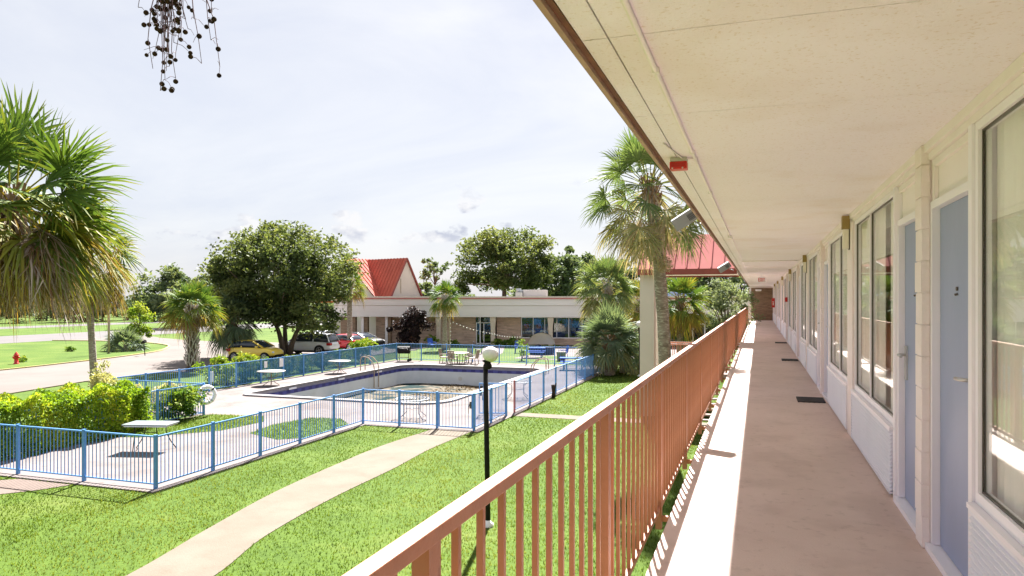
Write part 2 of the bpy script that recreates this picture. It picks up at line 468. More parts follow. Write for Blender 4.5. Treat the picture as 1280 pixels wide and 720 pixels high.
def sheet(name, polys, m, z):
    """flat ground sheets; each poly = (outer, [holes])"""
    mb = MB()
    for outer, holes in polys:
        loops = [[Vector((x, y, 0)) for x, y in outer]] + [[Vector((x, y, 0)) for x, y in h] for h in holes]
        flat = [p for l in loops for p in l]
        tris = tessellate_polygon(loops)
        fs = []
        for t in tris:
            a, b, c = (flat[i] for i in t)
            cr = (b.x - a.x) * (c.y - a.y) - (b.y - a.y) * (c.x - a.x)
            fs.append(tuple(t) if cr > 0 else tuple(reversed(t)))
        mb.add([(p.x, p.y, z) for p in flat], fs)
    return structure(mb.build(name, m))

# ================================================================== THE MOTEL WING (right)
Y0, Y1 = -3.2, 58.0
motel = thing('motel_building', 'cream two-storey motel wing with blue-grey doors along an upper walkway', 'building')
MB().box(-0.62, 1.03, Y0, Y1, F - 0.22, F).build('walkway_floor', M['walk'], motel)
MB().box(-0.612, 1.0, Y0, Y1, F - 0.34, F - 0.223).build('slab_beam', M['slab_edge'], motel)
# ceiling boards with open joints every 1.22 m and two long joints
mb = MB(); yb = 2.70 - 1.22 * 5
while yb < Y1:
    ya, ye = max(yb + 0.003, Y0), min(yb + 1.217, Y1)
    for xa, xb in ((-0.64, -0.5425), (-0.5355, 1.10)):
        mb.box(xa, xb, ya, ye, CEIL, CEIL + 0.02)
    yb += 1.22
mb.build('ceiling', M['ceiling'], motel)
MB().box(-0.64, 1.10, Y0, Y1, CEIL + 0.0225, CEIL + 0.2).build('ceiling_backing', M['seam'], motel)
MB().box(-0.70, 9.0, Y0, Y1 + 3, CEIL + 0.46, CEIL + 0.56).build('roof', M['slab_edge'], motel)
MB().box(-0.69, -0.667, Y0, Y1, CEIL - 0.025, CEIL + 0.457).build('fascia', M['fascia'], motel)
MB().box(-0.6655, -0.6425, Y0, Y1, CEIL - 0.004, CEIL + 0.4).build('gutter_strip', M['gutter'], motel)
# conduits under the ceiling
mb = MB(); mb.tube([(-0.416, Y0, CEIL - 0.012), (-0.416, 11.6, CEIL - 0.012)], 0.011, 8)
for y in (2.2, 3.1, 4.9, 6.8, 9.0, 11.0):
    mb.box(-0.432, -0.400, y, y + 0.02, CEIL - 0.026, CEIL - 0.001)
mb.box(-0.445, -0.387, 11.6, 11.68, CEIL - 0.04, CEIL - 0.001)
mb.tube([(-0.43, 11.68, CEIL - 0.012), (-0.40, 12.2, CEIL - 0.010), (-0.40, 40.0, CEIL - 0.010)], 0.008, 6)
mb.build('conduit', M['cream'], motel)
MB().tube([(-0.565, 4.6, CEIL - 0.008), (-0.50, 5.14, CEIL - 0.008), (-0.40, 5.16, CEIL - 0.008)], 0.006, 6).build('conduit', M['cream'], motel)
MB().tube([(-0.40, 19.5, CEIL - 0.012), (0.98, 19.5, CEIL - 0.012)], 0.012, 6).build('conduit', M['cream'], motel)
# head beam above the room fronts
mb = MB(); mb.box(1.005, 1.13, Y0, Y1, CEIL - 0.055, CEIL - 0.001); mb.box(1.03, 1.13, Y0, Y1, CEIL - 0.10, CEIL - 0.057)
mb.build('head_beam', M['cream'], motel)

def room_front(yc, sg):
    """one room front: door next to the block column at yc, window and louvred panel beyond it"""
    def B(mbx, xa, xb, a, b, za, zb):
        mbx.box(xa, xb, yc + sg * a, yc + sg * b, za, zb)
    # door
    mb = MB(); B(mb, 1.085, 1.125, 0.15, 1.0, F + 0.05, F + 2.17); d = mb.build('door', M['blue_door'], motel)
    mb = MB(); B(mb, 1.04, 1.13, 0.100, 0.147, F + 0.047, F + 2.22); B(mb, 1.04, 1.13, 1.003, 1.055, F + 0.047, F + 2.22)
    B(mb, 1.04, 1.13, 0.147, 1.003, F + 2.173, F + 2.22); mb.build('door_frame', M['white'], d)
    mb = MB(); B(mb, 1.01, 1.14, 0.100, 1.055, F + 0.001, F + 0.044); mb.build('threshold', M['white'], d)
    mb = MB(); B(mb, 1.072, 1.085, 0.885, 0.955, F + 0.98, F + 1.24)
    y = yc + sg * 0.925
    mb.tube([(1.072, y, F + 1.17), (1.03, y, F + 1.17), (1.022, y - sg * 0.02, F + 1.17), (1.022, y - sg * 0.13, F + 1.165)], 0.011, 8)
    mb.build('handle', M['grey_metal'], d)
    mb = MB(); mb.tube([(1.085, yc + sg * 0.575, F + 1.66), (1.075, yc + sg * 0.575, F + 1.66)], 0.012, 8)
    mb.tube([(1.085, yc + sg * 0.575, F + 1.63), (1.068, yc + sg * 0.575, F + 1.625)], 0.007, 6); mb.build('peephole', M['bronze_frame'], d)
    # transom panel over the door
    mb = MB(); B(mb, 1.075, 1.13, 0.100, 1.055, F + 2.223, CEIL - 0.103); B(mb, 1.05, 1.074, 0.100, 0.16, F + 2.224, CEIL - 0.103)
    B(mb, 1.05, 1.074, 0.16, 1.055, CEIL - 0.15, CEIL - 0.104)
    mb.build('transom_panel', M['cream'], motel)
    mb = MB(); B(mb, 1.02, 1.13, 1.058, 1.125, F + 0.001, CEIL - 0.103); mb.build('door_post', M['white'], motel)
    # wall under the window, pier beyond it
    mb = MB(); B(mb, 1.055, 1.13, 1.127, 3.70, F + 0.001, F + 0.548); B(mb, 1.055, 1.13, 3.70, 3.948, F + 0.001, CEIL - 0.103)
    mb.build('wall', M['cream'], motel)
    mb = MB(); B(mb, 1.012, 1.054, 3.715, 3.948, F + 0.001, CEIL - 0.103); mb.build('pier', M['block'], motel)
    # window
    w = MB(); B(w, 1.035, 1.095, 1.127, 1.172, F + 0.578, CEIL - 0.103); B(w, 1.035, 1.095, 3.655, 3.70, F + 0.578, CEIL - 0.103)
    B(w, 1.035, 1.095, 1.172, 3.655, F + 0.578, F + 0.635); B(w, 1.035, 1.095, 1.172, 3.655, CEIL - 0.145, CEIL - 0.103)
    B(w, 1.04, 1.09, 2.52, 2.56, F + 0.635, CEIL - 0.145)
    w = w.build('window', M['white'], motel)
    mb = MB()
    for a, b in ((1.172, 2.52), (2.56, 3.655)):
        for c_, d_ in ((a, a + 0.009), (b - 0.009, b)):
            B(mb, 1.053, 1.069, c_, d_, F + 0.635, CEIL - 0.145)
        B(mb, 1.053, 1.069, a + 0.009, b - 0.009, F + 0.635, F + 0.644); B(mb, 1.053, 1.069, a + 0.009, b - 0.009, CEIL - 0.154, CEIL - 0.145)
    mb.build('gasket', M['bronze_frame'], w)
    mb = MB(); B(mb, 1.058, 1.064, 1.181, 2.511, F + 0.644, CEIL - 0.154); B(mb, 1.058, 1.064, 2.569, 3.646, F + 0.644, CEIL - 0.154)
    mb.build('glass', M['glass'], w)
    mb = MB(); B(mb, 0.995, 1.10, 1.13, 3.712, F + 0.55, F + 0.576); mb.build('sill', M['white'], w)
    # curtains: two wavy drapes
    rr = random.Random(int(yc * 10) + sg)
    gap = rr.uniform(0.15, 0.5)
    spans = ((1.15, 1.62 + rr.uniform(-0.1, 0.3)), (2.0 + gap * 0.5, 3.70)) if rr.random() < 0.25 else ((1.15, 3.70),)
    if abs(yc - 5.32) < 0.1 and sg < 0: spans = ((1.15, 3.70),)
    mb = MB()
    for a, b in spans:
        n = int((b - a) / 0.022)
        vs = []; fs = []
        for i in range(n + 1):
            yy = a + (b - a) * i / n
            xx = 1.122 + 0.013 * math.sin(yy * 46 + rr.random() * 0.5) + 0.008 * math.sin(yy * 17)
            vs += [(xx, yc + sg * yy, F + 0.58), (xx, yc + sg * yy, CEIL - 0.11)]
            if i: fs.append((2 * i - 2, 2 * i, 2 * i + 1, 2 * i - 1))
        mb.add(vs, fs, True)
    c = mb.build('curtain', M['curtain'], w)
    # louvred panel under the window
    mb = MB(); B(mb, 1.035, 1.0535, 1.14, 3.705, F + 0.03, F + 0.546)
    B(mb, 0.998, 1.034, 3.68, 3.705, F + 0.03, F + 0.546)
    B(mb, 0.998, 1.034, 1.165, 3.68, F + 0.531, F + 0.546); B(mb, 0.998, 1.034, 1.165, 3.68, F + 0.03, F + 0.045)
    p = mb.build('vent_panel', M['vent'], motel)
    mb = MB()
    nl = 15
    for i in range(nl):
        z = F + 0.05 + i * 0.032
        ya, ye = yc + sg * 1.15, yc + sg * 3.679
        vs = [(1.034, ya, z + 0.024), (1.000, ya, z), (1.000, ya, z + 0.006), (1.034, ya, z + 0.030)]
        vs += [(x, ye, zz) for x, _, zz in vs]
        fs = [(0, 1, 5, 4), (1, 2, 6, 5), (2, 3, 7, 6), (3, 2, 1, 0), (4, 5, 6, 7)]
        if sg > 0: fs = [tuple(reversed(q)) for q in fs]
        mb.add(vs, fs)
    mb.build('louvre', M['vent'], p)

def block_column(yc):
    mb = MB(); z = F + 0.002
    mb.box(1.0, 1.13, yc - 0.088, yc + 0.088, F + 0.001, CEIL - 0.002)
    while z < CEIL - 0.01:
        h = min(0.205, CEIL - 0.003 - z)
        mb.box(0.99 + random.uniform(-.003, .003), 1.04, yc - 0.097, yc + 0.097, z + 0.003, z + h - 0.003)
        z += 0.205
    mb.build('column', M['block'], motel, bevel=0.004)

ycs = [5.32 + 7.9 * k for k in range(-1, 7)]
for yc in ycs:
    block_column(yc)
    for sg in (-1, 1):
        if Y0 < yc + sg * 2 < Y1:
            room_front(yc, sg)
MB().box(1.7, 1.75, Y0, Y1, F, CEIL).build('room_wall', M['room'], motel)
MB().box(1.14, 1.69, Y0, Y1, F - 0.2, F - 0.005).build('room_floor', M['room'], motel)
MB().box(1.14, 9.0, Y0, Y1 + 3, CEIL + 0.21, CEIL + 0.455).build('roof_deck', M['room'], motel)
MB().box(1.25, 9.0, Y0, Y1 + 3, 0.0, F - 0.35).build('lower_wall', M['cream'], motel)
mb = MB(); mb.box(-0.7, 1.2, Y0, Y1, 0.02, 0.10); mb.build('lower_walkway', M['path'], motel)
# end of the walkway: brown brick wall, head panel and side post
MB().box(-0.52, 1.05, Y1, Y1 + 0.3, F, CEIL - 0.13).build('end_wall', M['brown_brick'], motel)
mb = MB(); mb.box(-0.62, 1.13, Y1 + 0.001, Y1 + 0.3, CEIL - 0.128, CEIL + 0.45); mb.box(-0.72, -0.522, Y1 - 0.05, Y1 + 0.3, F - 0.3, CEIL - 0.005)
mb.build('end_panel', M['cream'], motel)
MB().box(-0.5, 9.0, Y1 + 0.302, Y1 + 3.0, 0.0, CEIL + 0.2).build('stair_block', M['brown_brick'], motel)

# ------------------------------------------------------------------ walkway railing
rail = thing('walkway_railing', 'rust-brown metal balustrade with flat handrail along the upper walkway', 'railing', (-0.74, 0, F))
RZ = 1.065
mb = MB(); mb.box(-0.025, 0.025, Y0, Y1 - 0.06, RZ - 0.04, RZ); mb.build('handrail', M['rail'], rail, bevel=0.003)
mb = MB(); mb.box(-0.011, 0.014, Y0, Y1 - 0.06, -0.06, -0.022); mb.build('bottom_rail', M['rail'], rail)
posts = [1.54 + 2.095 * k for k in range(-2, 27)]
bal = None; post0 = None; far = MB(); nb = 0
for i, yp in enumerate(posts):
    if yp > Y1 - 0.3: break
    if post0 is None:
        mb = MB(); mb.box(-0.0225, 0.0225, -0.0325, 0.0325, -0.20, RZ - 0.041); post0 = mb.build('post', M['rail'], rail, (0, yp, 0))
        mb = MB(); mb.box(0.0225, 0.125, -0.02, 0.02, -0.14, -0.10); br0 = mb.build('bracket', M['rail'], post0)
    else:
        p = copy_tree(post0, rail); p.location = (0, yp, 0)
    for k in range(1, 12):
        y = yp + 2.095 * k / 12
        if y > Y1 - 0.1: break
        if y < 1.0 or nb >= 100:
            far.box(-0.009, 0.011, y - 0.01, y + 0.01, -0.022, RZ - 0.041)
        else:
            nb += 1
            if bal is None:
                bal = MB().box(-0.009, 0.011, -0.01, 0.01, -0.022, RZ - 0.041).build('baluster', M['rail'], rail, (0, y, 0))
            else:
                b2 = bal.copy(); col.objects.link(b2); b2.location = (0, y, 0)
rest = far.build('balusters', M['rail'], rail); rest['kind'] = 'stuff'

# ------------------------------------------------------------------ things fixed along the walkway
sc_lab = ['brass-capped opal wall light on the pier between the two nearest big windows',
          'brass-capped wall light on the second pier along the walkway',
          'brass-capped wall light on the third pier along the walkway, just before the small red alarm',
          'brass-capped wall light on the fourth pier along the walkway',
          'tiny brass-capped wall light on the fifth pier, near the red cabinet',
          'farthest tiny wall light before the brown brick end wall']
sc0 = None
for k in range(6):
    loc = (1.012, 9.27 + 7.9 * k, CEIL - 0.40)
    if sc0 is None:
        sc0 = thing('wall_light', sc_lab[0], 'wall light', loc, 0, 'wall lights along the upper walkway')
        MB().box(-0.085, -0.001, -0.055, 0.055, 0.23, 0.385).build('lamp_cap', M['brass'], sc0, bevel=0.004)
        MB().box(-0.075, -0.012, -0.048, 0.048, 0.0, 0.228).build('lamp_shade', M['diffuser'], sc0, bevel=0.006)
        MB().box(-0.0115, -0.001, -0.05, 0.05, -0.01, 0.229).build('back_plate', M['bronze_frame'], sc0)
    else:
        o = copy_tree(sc0); o.location = loc; o['label'] = sc_lab[k]
mat_lab = ['nearest black grated mat on the walkway floor by the column', 'second black grated mat along the walkway floor',
           'farthest thin black grated mat on the walkway floor']
m0 = None
for k in range(3):
    loc = (0.78, 12.3 + 7.9 * k, F + 0.001)
    if m0 is None:
        m0 = MB()
        for i in range(9):
            m0.box(-0.20, 0.20, -0.28 + i * 0.064, -0.28 + i * 0.064 + 0.046, 0.004, 0.018)
        for i in range(6):
            m0.box(-0.20 + i * 0.076, -0.18 + i * 0.076, -0.28, 0.28, 0.0, 0.012)
        m0 = m0.build('door_mat', M['rubber'], None, loc); tag(m0, mat_lab[0], 'door mat', 'grated mats on the walkway')
    else:
        o = m0.copy(); col.objects.link(o); o.location = loc; o['label'] = mat_lab[k]

al = thing('fire_alarm', 'red fire alarm horn box under the ceiling edge', 'fire alarm', (-0.525, 5.15, CEIL))
MB().box(-0.06, 0.055, -0.035, 0.035, -0.03, -0.001).build('mount_plate', M['clear_grey'], al, bevel=0.004)
mb = MB(); mb.box(-0.062, 0.057, -0.045, 0.045, -0.085, -0.031); mb.build('housing', M['red'], al, bevel=0.006)
for x in (-0.042, 0.027):
    MB().ball((x, -0.046, -0.078), 0.006, 8, 6).build('screw', M['clear_grey'], al)
MB().box(-0.05, 0.045, -0.049, -0.0455, -0.07, -0.042).build('sounder_grille', mat('dark_red_plastic', (0.50, 0.02, 0.018), rough=0.4), al)

def floodlight(label, loc):
    t = thing('floodlight', label, 'floodlight', loc, 0, 'grey floodlights on the roof edge')
    mt = Matrix.Rotation(R(-32), 4, 'Y') @ Matrix.Rotation(R(12), 4, 'X')
    h = MB(); h.box(-0.20, 0.15, -0.10, 0.10, -0.085, 0.085, mt); h = h.build('housing', M['flood'], t, bevel=0.012)
    mb = MB()
    for i in range(6):
        mb.box(0.02 + 0.016 * i, 0.028 + 0.016 * i, -0.106, -0.1005, -0.05, 0.04, mt)
    mb.build('vent_slot', M['flood_dark'], h)
    MB().box(0.1505, 0.17, -0.085, 0.085, -0.07, 0.07, mt).build('lens', M['flood_dark'], t)
    MB().tube([(0.13, 0.02, -0.06), (0.22, 0.04, -0.10), (0.245, 0.04, -0.10)], 0.014, 8).build('bracket', M['flood'], t)
    return t
floodlight('larger grey floodlight box with vents hanging off the roof edge before the tall palm', (-0.93, 10.1, 5.46))
floodlight('small far grey floodlight on the roof edge beside the pinkish metal roof', (-0.93, 22.0, 5.30))

# EXIT sign hung under the ceiling
ex = thing('exit_sign', 'white exit sign with red letters hanging under the walkway ceiling', 'exit sign', (0.13, 30.0, CEIL - 0.33))
MB().box(-0.16, 0.16, -0.02, 0.02, 0, 0.21).build('sign_box', M['white'], ex, bevel=0.004)
MB().box(-0.02, 0.02, -0.015, 0.015, 0.211, 0.329).build('hanger', M['white'], ex)
mb = MB()
def letter(ch, x, w, z, h, t, mb):
    y0, y1 = -0.0265, -0.0205
    if ch == 'E':
        mb.box(x, x + t, y0, y1, z, z + h)
        for zz in (z, z + h / 2 - t / 2, z + h - t): mb.box(x + t, x + w, y0, y1, zz, zz + t)
    elif ch == 'I':
        mb.box(x, x + t, y0, y1, z, z + h)
    elif ch == 'T':
        mb.box(x, x + w, y0, y1, z + h - t, z + h); mb.box(x + w / 2 - t / 2, x + w / 2 + t / 2, y0, y1, z, z + h - t)
    elif ch == 'X':
        for a, b in (((x + t / 2, z), (x + w - t / 2, z + h)), ((x + w - t / 2, z), (x + t / 2, z + h))):
            mb.bar((a[0], (y0 + y1) / 2, a[1]), (b[0], (y0 + y1) / 2 - 0.0005, b[1]), t, y1 - y0, up=(0, 1, 0))
for ch, x, w in (('E', -0.13, 0.055), ('X', -0.062, 0.06), ('I', 0.012, 0.02), ('T', 0.045, 0.065)):
    letter(ch, x, w, 0.035, 0.14, 0.018, mb)
mb.build('lettering', M['red'], ex)
fx = thing('fire_extinguisher_cabinet', 'red fire extinguisher cabinet with white marking on the far wall', 'fire extinguisher', (1.0, 50.9, F + 1.05))
MB().box(-0.16, 0.03, -0.15, 0.15, 0, 0.62).build('cabinet', M['red'], fx, bevel=0.01)
mb = MB(); mb.box(-0.10, -0.04, -0.1535, -0.151, 0.15, 0.33); mb.box(-0.13, -0.02, -0.1535, -0.151, 0.37, 0.40); mb.build('marking', M['paper'], fx)
pa = thing('alarm_pull_station', 'small red alarm box on the wall beyond the wall light', 'alarm', (1.0, 28.9, F + 1.5))
MB().box(-0.06, 0.03, -0.07, 0.07, 0, 0.17).build('housing', M['red'], pa, bevel=0.008)
MB().box(-0.064, -0.0605, -0.04, 0.04, 0.04, 0.07).build('pull_handle', M['paper'], pa)
el = thing('ceiling_light', 'small white box light above the brown brick end wall', 'light', (0.0, Y1 - 0.15, CEIL - 0.36))
MB().box(-0.22, 0.22, -0.10, 0.149, 0, 0.12).build('housing', M['white'], el, bevel=0.01)
MB().box(-0.18, 0.18, -0.08, 0.12, -0.03, -0.001).build('diffuser', M['diffuser'], el)

# ================================================================== GROUND
PX0, PX1, PY0, PY1 = -21.8, -12.45, 26.8, 42.4
def round_rect(x0, x1, y0, y1, r, n=6):
    pts = []
    for cx, cy, a0, rr in ((x1 - r[1], y0 + r[1], -90, r[1]), (x1 - r[2], y1 - r[2], 0, r[2]), (x0 + r[3], y1 - r[3], 90, r[3]), (x0 + r[0], y0 + r[0], 180, r[0])):
        for i in range(n + 1):
            a = R(a0 + 90 * i / n)
            pts.append((cx + rr * math.cos(a), cy + rr * math.sin(a)))
    return pts
pool_in = round_rect(PX0, PX1, PY0, PY1, (0.35, 1.3, 0.8, 1.3))
pool_mid = round_rect(PX0 - 0.1, PX1 + 0.1, PY0 - 0.1, PY1 + 0.1, (0.45, 1.4, 0.9, 1.4))
pool_out = round_rect(PX0 - 0.30, PX1 + 0.30, PY0 - 0.30, PY1 + 0.30, (0.65, 1.6, 1.1, 1.6))

big = [(-900, -300), (900, -300), (900, 1500), (-900, 1500)]
sheet('lawn', [(big, [pool_mid])], M['grass'], 0.0)
deck_poly = [(-19.75, 12.65), (-12.82, 12.65), (-12.82, 21.8), (-8.62, 21.8), (-8.62, 45.9), (-24.45, 45.9), (-24.45, 21.45), (-19.75, 21.45)]
sheet('pool_deck', [(deck_poly, [pool_mid])], M['deck'], 0.030)
mb = MB()
for i in range(len(deck_poly)):
    (ax, ay), (bx, by) = deck_poly[i], deck_poly[(i + 1) % len(deck_poly)]
    mb.add([(ax, ay, -0.05), (bx, by, -0.05), (bx, by, 0.03), (ax, ay, 0.03)], [(0, 1, 2, 3)])
structure(mb.build('pool_deck_edge', M['deck']))
patch1 = [(-19.6, 17.2), (-18.3, 17.5), (-16.7, 19.3), (-16.5, 21.2), (-17.2, 22.1), (-19.3, 21.9), (-19.6, 21.5)]
patch2 = [(-15.5, 19.2), (-14.0, 18.6), (-13.25, 19.2), (-13.3, 21.6), (-14.3, 22.6), (-15.4, 22.4), (-15.8, 20.7)]
sheet('lawn_patch', [(patch1, []), (patch2, [])], M['grass'], 0.036)

def smooth_line(pts, n=6):
    out = []
    P_ = [Vector(p) for p in pts]
    for i in range(len(P_) - 1):
        p0, p1, p2, p3 = P_[max(i - 1, 0)], P_[i], P_[i + 1], P_[min(i + 2, len(P_) - 1)]
        for k in range(n):
            t = k / n
            out.append(tuple(0.5 * ((2 * p1) + (p2 - p0) * t + (2 * p0 - 5 * p1 + 4 * p2 - p3) * t * t + (3 * p1 - p0 - 3 * p2 + p3) * t ** 3)))
    out.append(tuple(P_[-1]))
    return out
pathL = smooth_line([(-9.0, 2.0), (-9.15, 6.0), (-9.4, 8.8), (-9.85, 11.0), (-10.3, 13.6), (-10.5, 16.5), (-10.55, 19.0), (-10.3, 21.79)])
pathR = smooth_line([(-7.7, 2.0), (-7.85, 6.0), (-8.05, 9.0), (-8.55, 11.0), (-8.80, 13.6), (-8.85, 16.5), (-9.0, 19.0), (-8.9, 21.79)])
path_poly = pathR[:] + pathL[::-1]
path2_poly = [(-8.6, 25.35), (-0.75, 25.25), (-0.75, 26.15), (-8.6, 26.15)]
path3_poly = [(-16.9, 12.6), (-15.2, 12.6), (-15.5, 12.0), (-16.2, 11.2), (-17.5, 10.2), (-19.5, 9.3), (-20, 10.6), (-18.2, 11.5)]
sheet('garden_path', [(path_poly, []), (path2_poly, [])], M['path'], 0.012)
sheet('side_path', [(path3_poly, [])], M['path_pink'], 0.012)
drive = [(-31, -20), (-32.2, 18), (-32.4, 23), (-33.6, 28.5), (-33.4, 33), (-30.5, 37), (-28.2, 40), (-28.0, 59.0), (-36, 59.8), (-44, 61.0), (-52, 60.0), (-58, 61.5), (-64, 64), (-70, 68),
         (-70, 55.9), (-64, 56.8), (-58.5, 56.4), (-52.5, 53.6), (-48.8, 49.6), (-46.8, 46.3), (-45.2, 41.3), (-44.5, 37.7), (-43.6, 31.5), (-43, 20), (-42.5, -20)]
sheet('driveway', [(drive, [])], M['road'], 0.006)
sheet('road', [([(-84, -120), (-70, -120), (-70, 400), (-84, 400)], [])], M['asphalt'], 0.010)
sheet('far_road', [([(-112, -120), (-104, -120), (-104, 400), (-112, 400)], [])], M['asphalt'], 0.010)
kl = smooth_line([(-42.4, -20), (-43, 20), (-43.6, 31.5), (-44.5, 37.7), (-45.2, 41.3), (-46.8, 46.3), (-48.8, 49.6), (-52.5, 53.6), (-58.5, 56.4), (-64, 56.8), (-70, 55.9)], 4)
mb = MB()
for a, b in zip(kl, kl[1:]):
    d = (Vector(b) - Vector(a)).normalized(); n_ = Vector((-d.y, d.x)) * 0.16
    A, B_ = Vector(a), Vector(b)
    q = [A, B_, B_ + n_, A + n_]
    vs = [(p.x, p.y, z) for z in (0.0, 0.08) for p in q]
    mb.add(vs, [(4, 5, 6, 7), (0, 1, 5, 4), (2, 3, 7, 6)])
structure(mb.build('kerb', M['kerb_yellow']))
kb = tag(structure(bpy.data.objects['kerb']), 'worn yellow kerb round the grass island', 'kerb')
mb = MB()
dl = [(-31, -20), (-32.2, 18), (-32.4, 23), (-33.6, 28.5), (-33.4, 33), (-30.5, 37), (-28.2, 40), (-28.0, 59.0)]
for a, b in zip(dl, dl[1:]):
    d = (Vector(b) - Vector(a)).normalized(); n_ = Vector((d.y, -d.x)) * 0.15
    A, B_ = Vector(a), Vector(b)
    vs = [(p.x, p.y, z) for z in (0.0, 0.05) for p in (A, B_, B_ + n_, A + n_)]
    mb.add(vs, [(7, 6, 5, 4), (4, 5, 1, 0), (6, 7, 3, 2)])
structure(mb.build('driveway_kerb', M['path']))
walk_to_door = [(-19.3, 46.0), (-17.6, 46.0), (-19.6, 55.0), (-22.6, 64.0), (-24.6, 64.0), (-21.5, 55.0)]
patio_poly = [(-17.0, 50.0), (-4.0, 48.8), (-4.0, 67.5), (-17.5, 65.5)]
sheet('patio', [(walk_to_door, []), (patio_poly, [])], M['deck'], 0.014)
sheet('patio_lawn', [([(-15.6, 50.5), (-8.2, 49.8), (-8.2, 52.8), (-15.4, 53.0)], [])], M['grass'], 0.020)

# ------------------------------------------------------------------ swimming pool (drained)
pool = thing('swimming_pool', 'drained swimming pool with navy tile band, white walls and leafy sludge on its floor', 'swimming pool', (0, 0, 0))
def ring(poly_a, za, poly_b, zb, mb):
    n = len(poly_a)
    mb.add([(x, y, za) for x, y in poly_a] + [(x, y, zb) for x, y in poly_b], [(i, (i + 1) % n, n + (i + 1) % n, n + i) for i in range(n)])
mb = MB(); ring(pool_out, 0.0, pool_out, 0.10, mb); ring(pool_out, 0.10, pool_in, 0.11, mb); ring(pool_in, 0.11, pool_in, 0.03, mb)
mb.build('coping', M['coping'], pool)
mb = MB(); ring(pool_in, 0.03, pool_mid, 0.028, mb); ring(pool_mid, 0.028, pool_mid, -0.115, mb); mb.build('gutter_band', M['lilac'], pool)
m, nt, b = new_mat('navy_mosaic')
t = N(nt, 'ShaderNodeTexCoord'); chk = N(nt, 'ShaderNodeTexChecker'); chk.inputs['Scale'].default_value = 3.3
chk.inputs['Color1'].default_value = (0.02, 0.02, 0.16, 1); chk.inputs['Color2'].default_value = (0.05, 0.055, 0.26, 1)
nt.links.new(t.outputs['Object'], chk.inputs['Vector']); nt.links.new(chk.outputs['Color'], b.inputs['Base Color']); b.inputs['Roughness'].default_value = 0.3
M['mosaic'] = m
mb = MB(); ring(pool_mid, -0.115, pool_in, -0.117, mb); ring(pool_in, -0.117, pool_in, -0.30, mb); mb.build('tile_band', M['mosaic'], pool)
mb = MB(); ring(pool_in, -0.30, pool_in, -1.45, mb); wallo = mb.build('pool_wall', M['plaster'], pool)
# sloping floor, shallow at the near left
def floor_z(x, y):
    u = min(1, max(0, (x - PX0) / 5.0)) ; v = min(1, max(0, (y - PY0 + 1) / 7.0))
    k = max(u, v * 0.85)
    return -0.62 - 0.52 * (k * k * (3 - 2 * k))
nx, ny = 40, 60
V = []; Fq = []
for j in range(ny + 1):
    for i in range(nx + 1):
        x = PX0 + (PX1 - PX0) * i / nx; y = PY0 + (PY1 - PY0) * j / ny
        V.append((x, y, floor_z(x, y) + 0.015 * math.sin(x * 3.1) * math.sin(y * 2.3)))
for j in range(ny):
    for i in range(nx):
        a = j * (nx + 1) + i
        Fq.append((a, a + 1, a + nx + 2, a + nx + 1))
m = mat('pool_floor_sludge', (0.140, 0.120, 0.094), (0.100, 0.085, 0.062), scale=0.9, rough=0.9, spec=0.03, bump=0.5, bscale=12,
        c3=(0.014, 0.028, 0.028), s3=0.50, l3=0.50, h3=0.56, k3=1.0)
MB().add(V, Fq, True).build('pool_floor', m, pool)
m, nt, b = new_mat('murky_water')
b.inputs['Base Color'].default_value = (0.016, 0.036, 0.034, 1); b.inputs['Roughness'].default_value = 0.35; b.inputs['Specular IOR Level'].default_value = 0.06
wn = noise(nt, 3.0, 3, coords(nt)); bp = N(nt, 'ShaderNodeBump'); bp.inputs['Strength'].default_value = 0.12; bp.inputs['Distance'].default_value = 0.02
nt.links.new(wn.outputs['Fac'], bp.inputs['Height']); nt.links.new(bp.outputs['Normal'], b.inputs['Normal'])
M['water'] = m
def blob(cx, cy, rx, ry, seed, n=40):
    rr = random.Random(seed); ph = [rr.uniform(0, 6.28) for _ in range(5)]
    return [(cx + rx * (1 + .22 * math.sin(2 * a + ph[0]) + .16 * math.sin(3 * a + ph[1]) + .10 * math.sin(5 * a + ph[2]) + .06 * math.sin(9 * a + ph[3])) * math.cos(a),
             cy + ry * (1 + .22 * math.sin(2 * a + ph[0]) + .16 * math.sin(3 * a + ph[1]) + .10 * math.sin(5 * a + ph[2]) + .06 * math.sin(9 * a + ph[3])) * math.sin(a))
            for a in [6.2832 * i / n for i in range(n)]]
mb = MB()
for k, (cx, cy, rx, ry) in enumerate(((-15.0, 31.3, 1.9, 2.0), (-14.2, 34.6, 1.3, 0.8), (-16.8, 30.0, 1.2, 0.5))):
    p = [(min(PX1 - .05, x), y) for x, y in blob(cx, cy, rx, ry, k)]
    mb.add([(x, y, -1.105 + 0.0005 * k) for x, y in p], [tuple(range(len(p)))])
w = mb.build('water', M['water'], pool)
# dead leaves drifted over the floor
rs = np.random.RandomState(5)
n = 5200
cx = rs.uniform(PX0 + 3.2, PX1 - 0.2, n); cy = rs.uniform(PY0 + 0.3, PY1 - 0.3, n)
keep = (np.sin(cx * 1.3 + 1.1 * np.sin(cy * 0.9)) + np.sin(cy * 1.1 + cx * 0.4) + rs.uniform(-1.2, 1.2, n)) > 0.25
cx, cy = cx[keep], cy[keep]; n = len(cx)
cz = np.array([floor_z(a, c) for a, c in zip(cx, cy)]) + rs.uniform(0.02, 0.06, n)
a = rs.uniform(0, 6.28, n); L = rs.uniform(0.04, 0.11, n); tl = rs.uniform(-.03, .03, (n, 4))
V = np.stack([np.stack([cx + L * np.cos(a + k * math.pi / 2) * (1 if k % 2 == 0 else .5), cy + L * np.sin(a + k * math.pi / 2) * (1 if k % 2 == 0 else .5), cz + tl[:, k]], -1) for k in range(4)], 1)
lit = quads_np('leaf_litter', V, M['litter'], pool)
lit['kind'] = 'stuff'
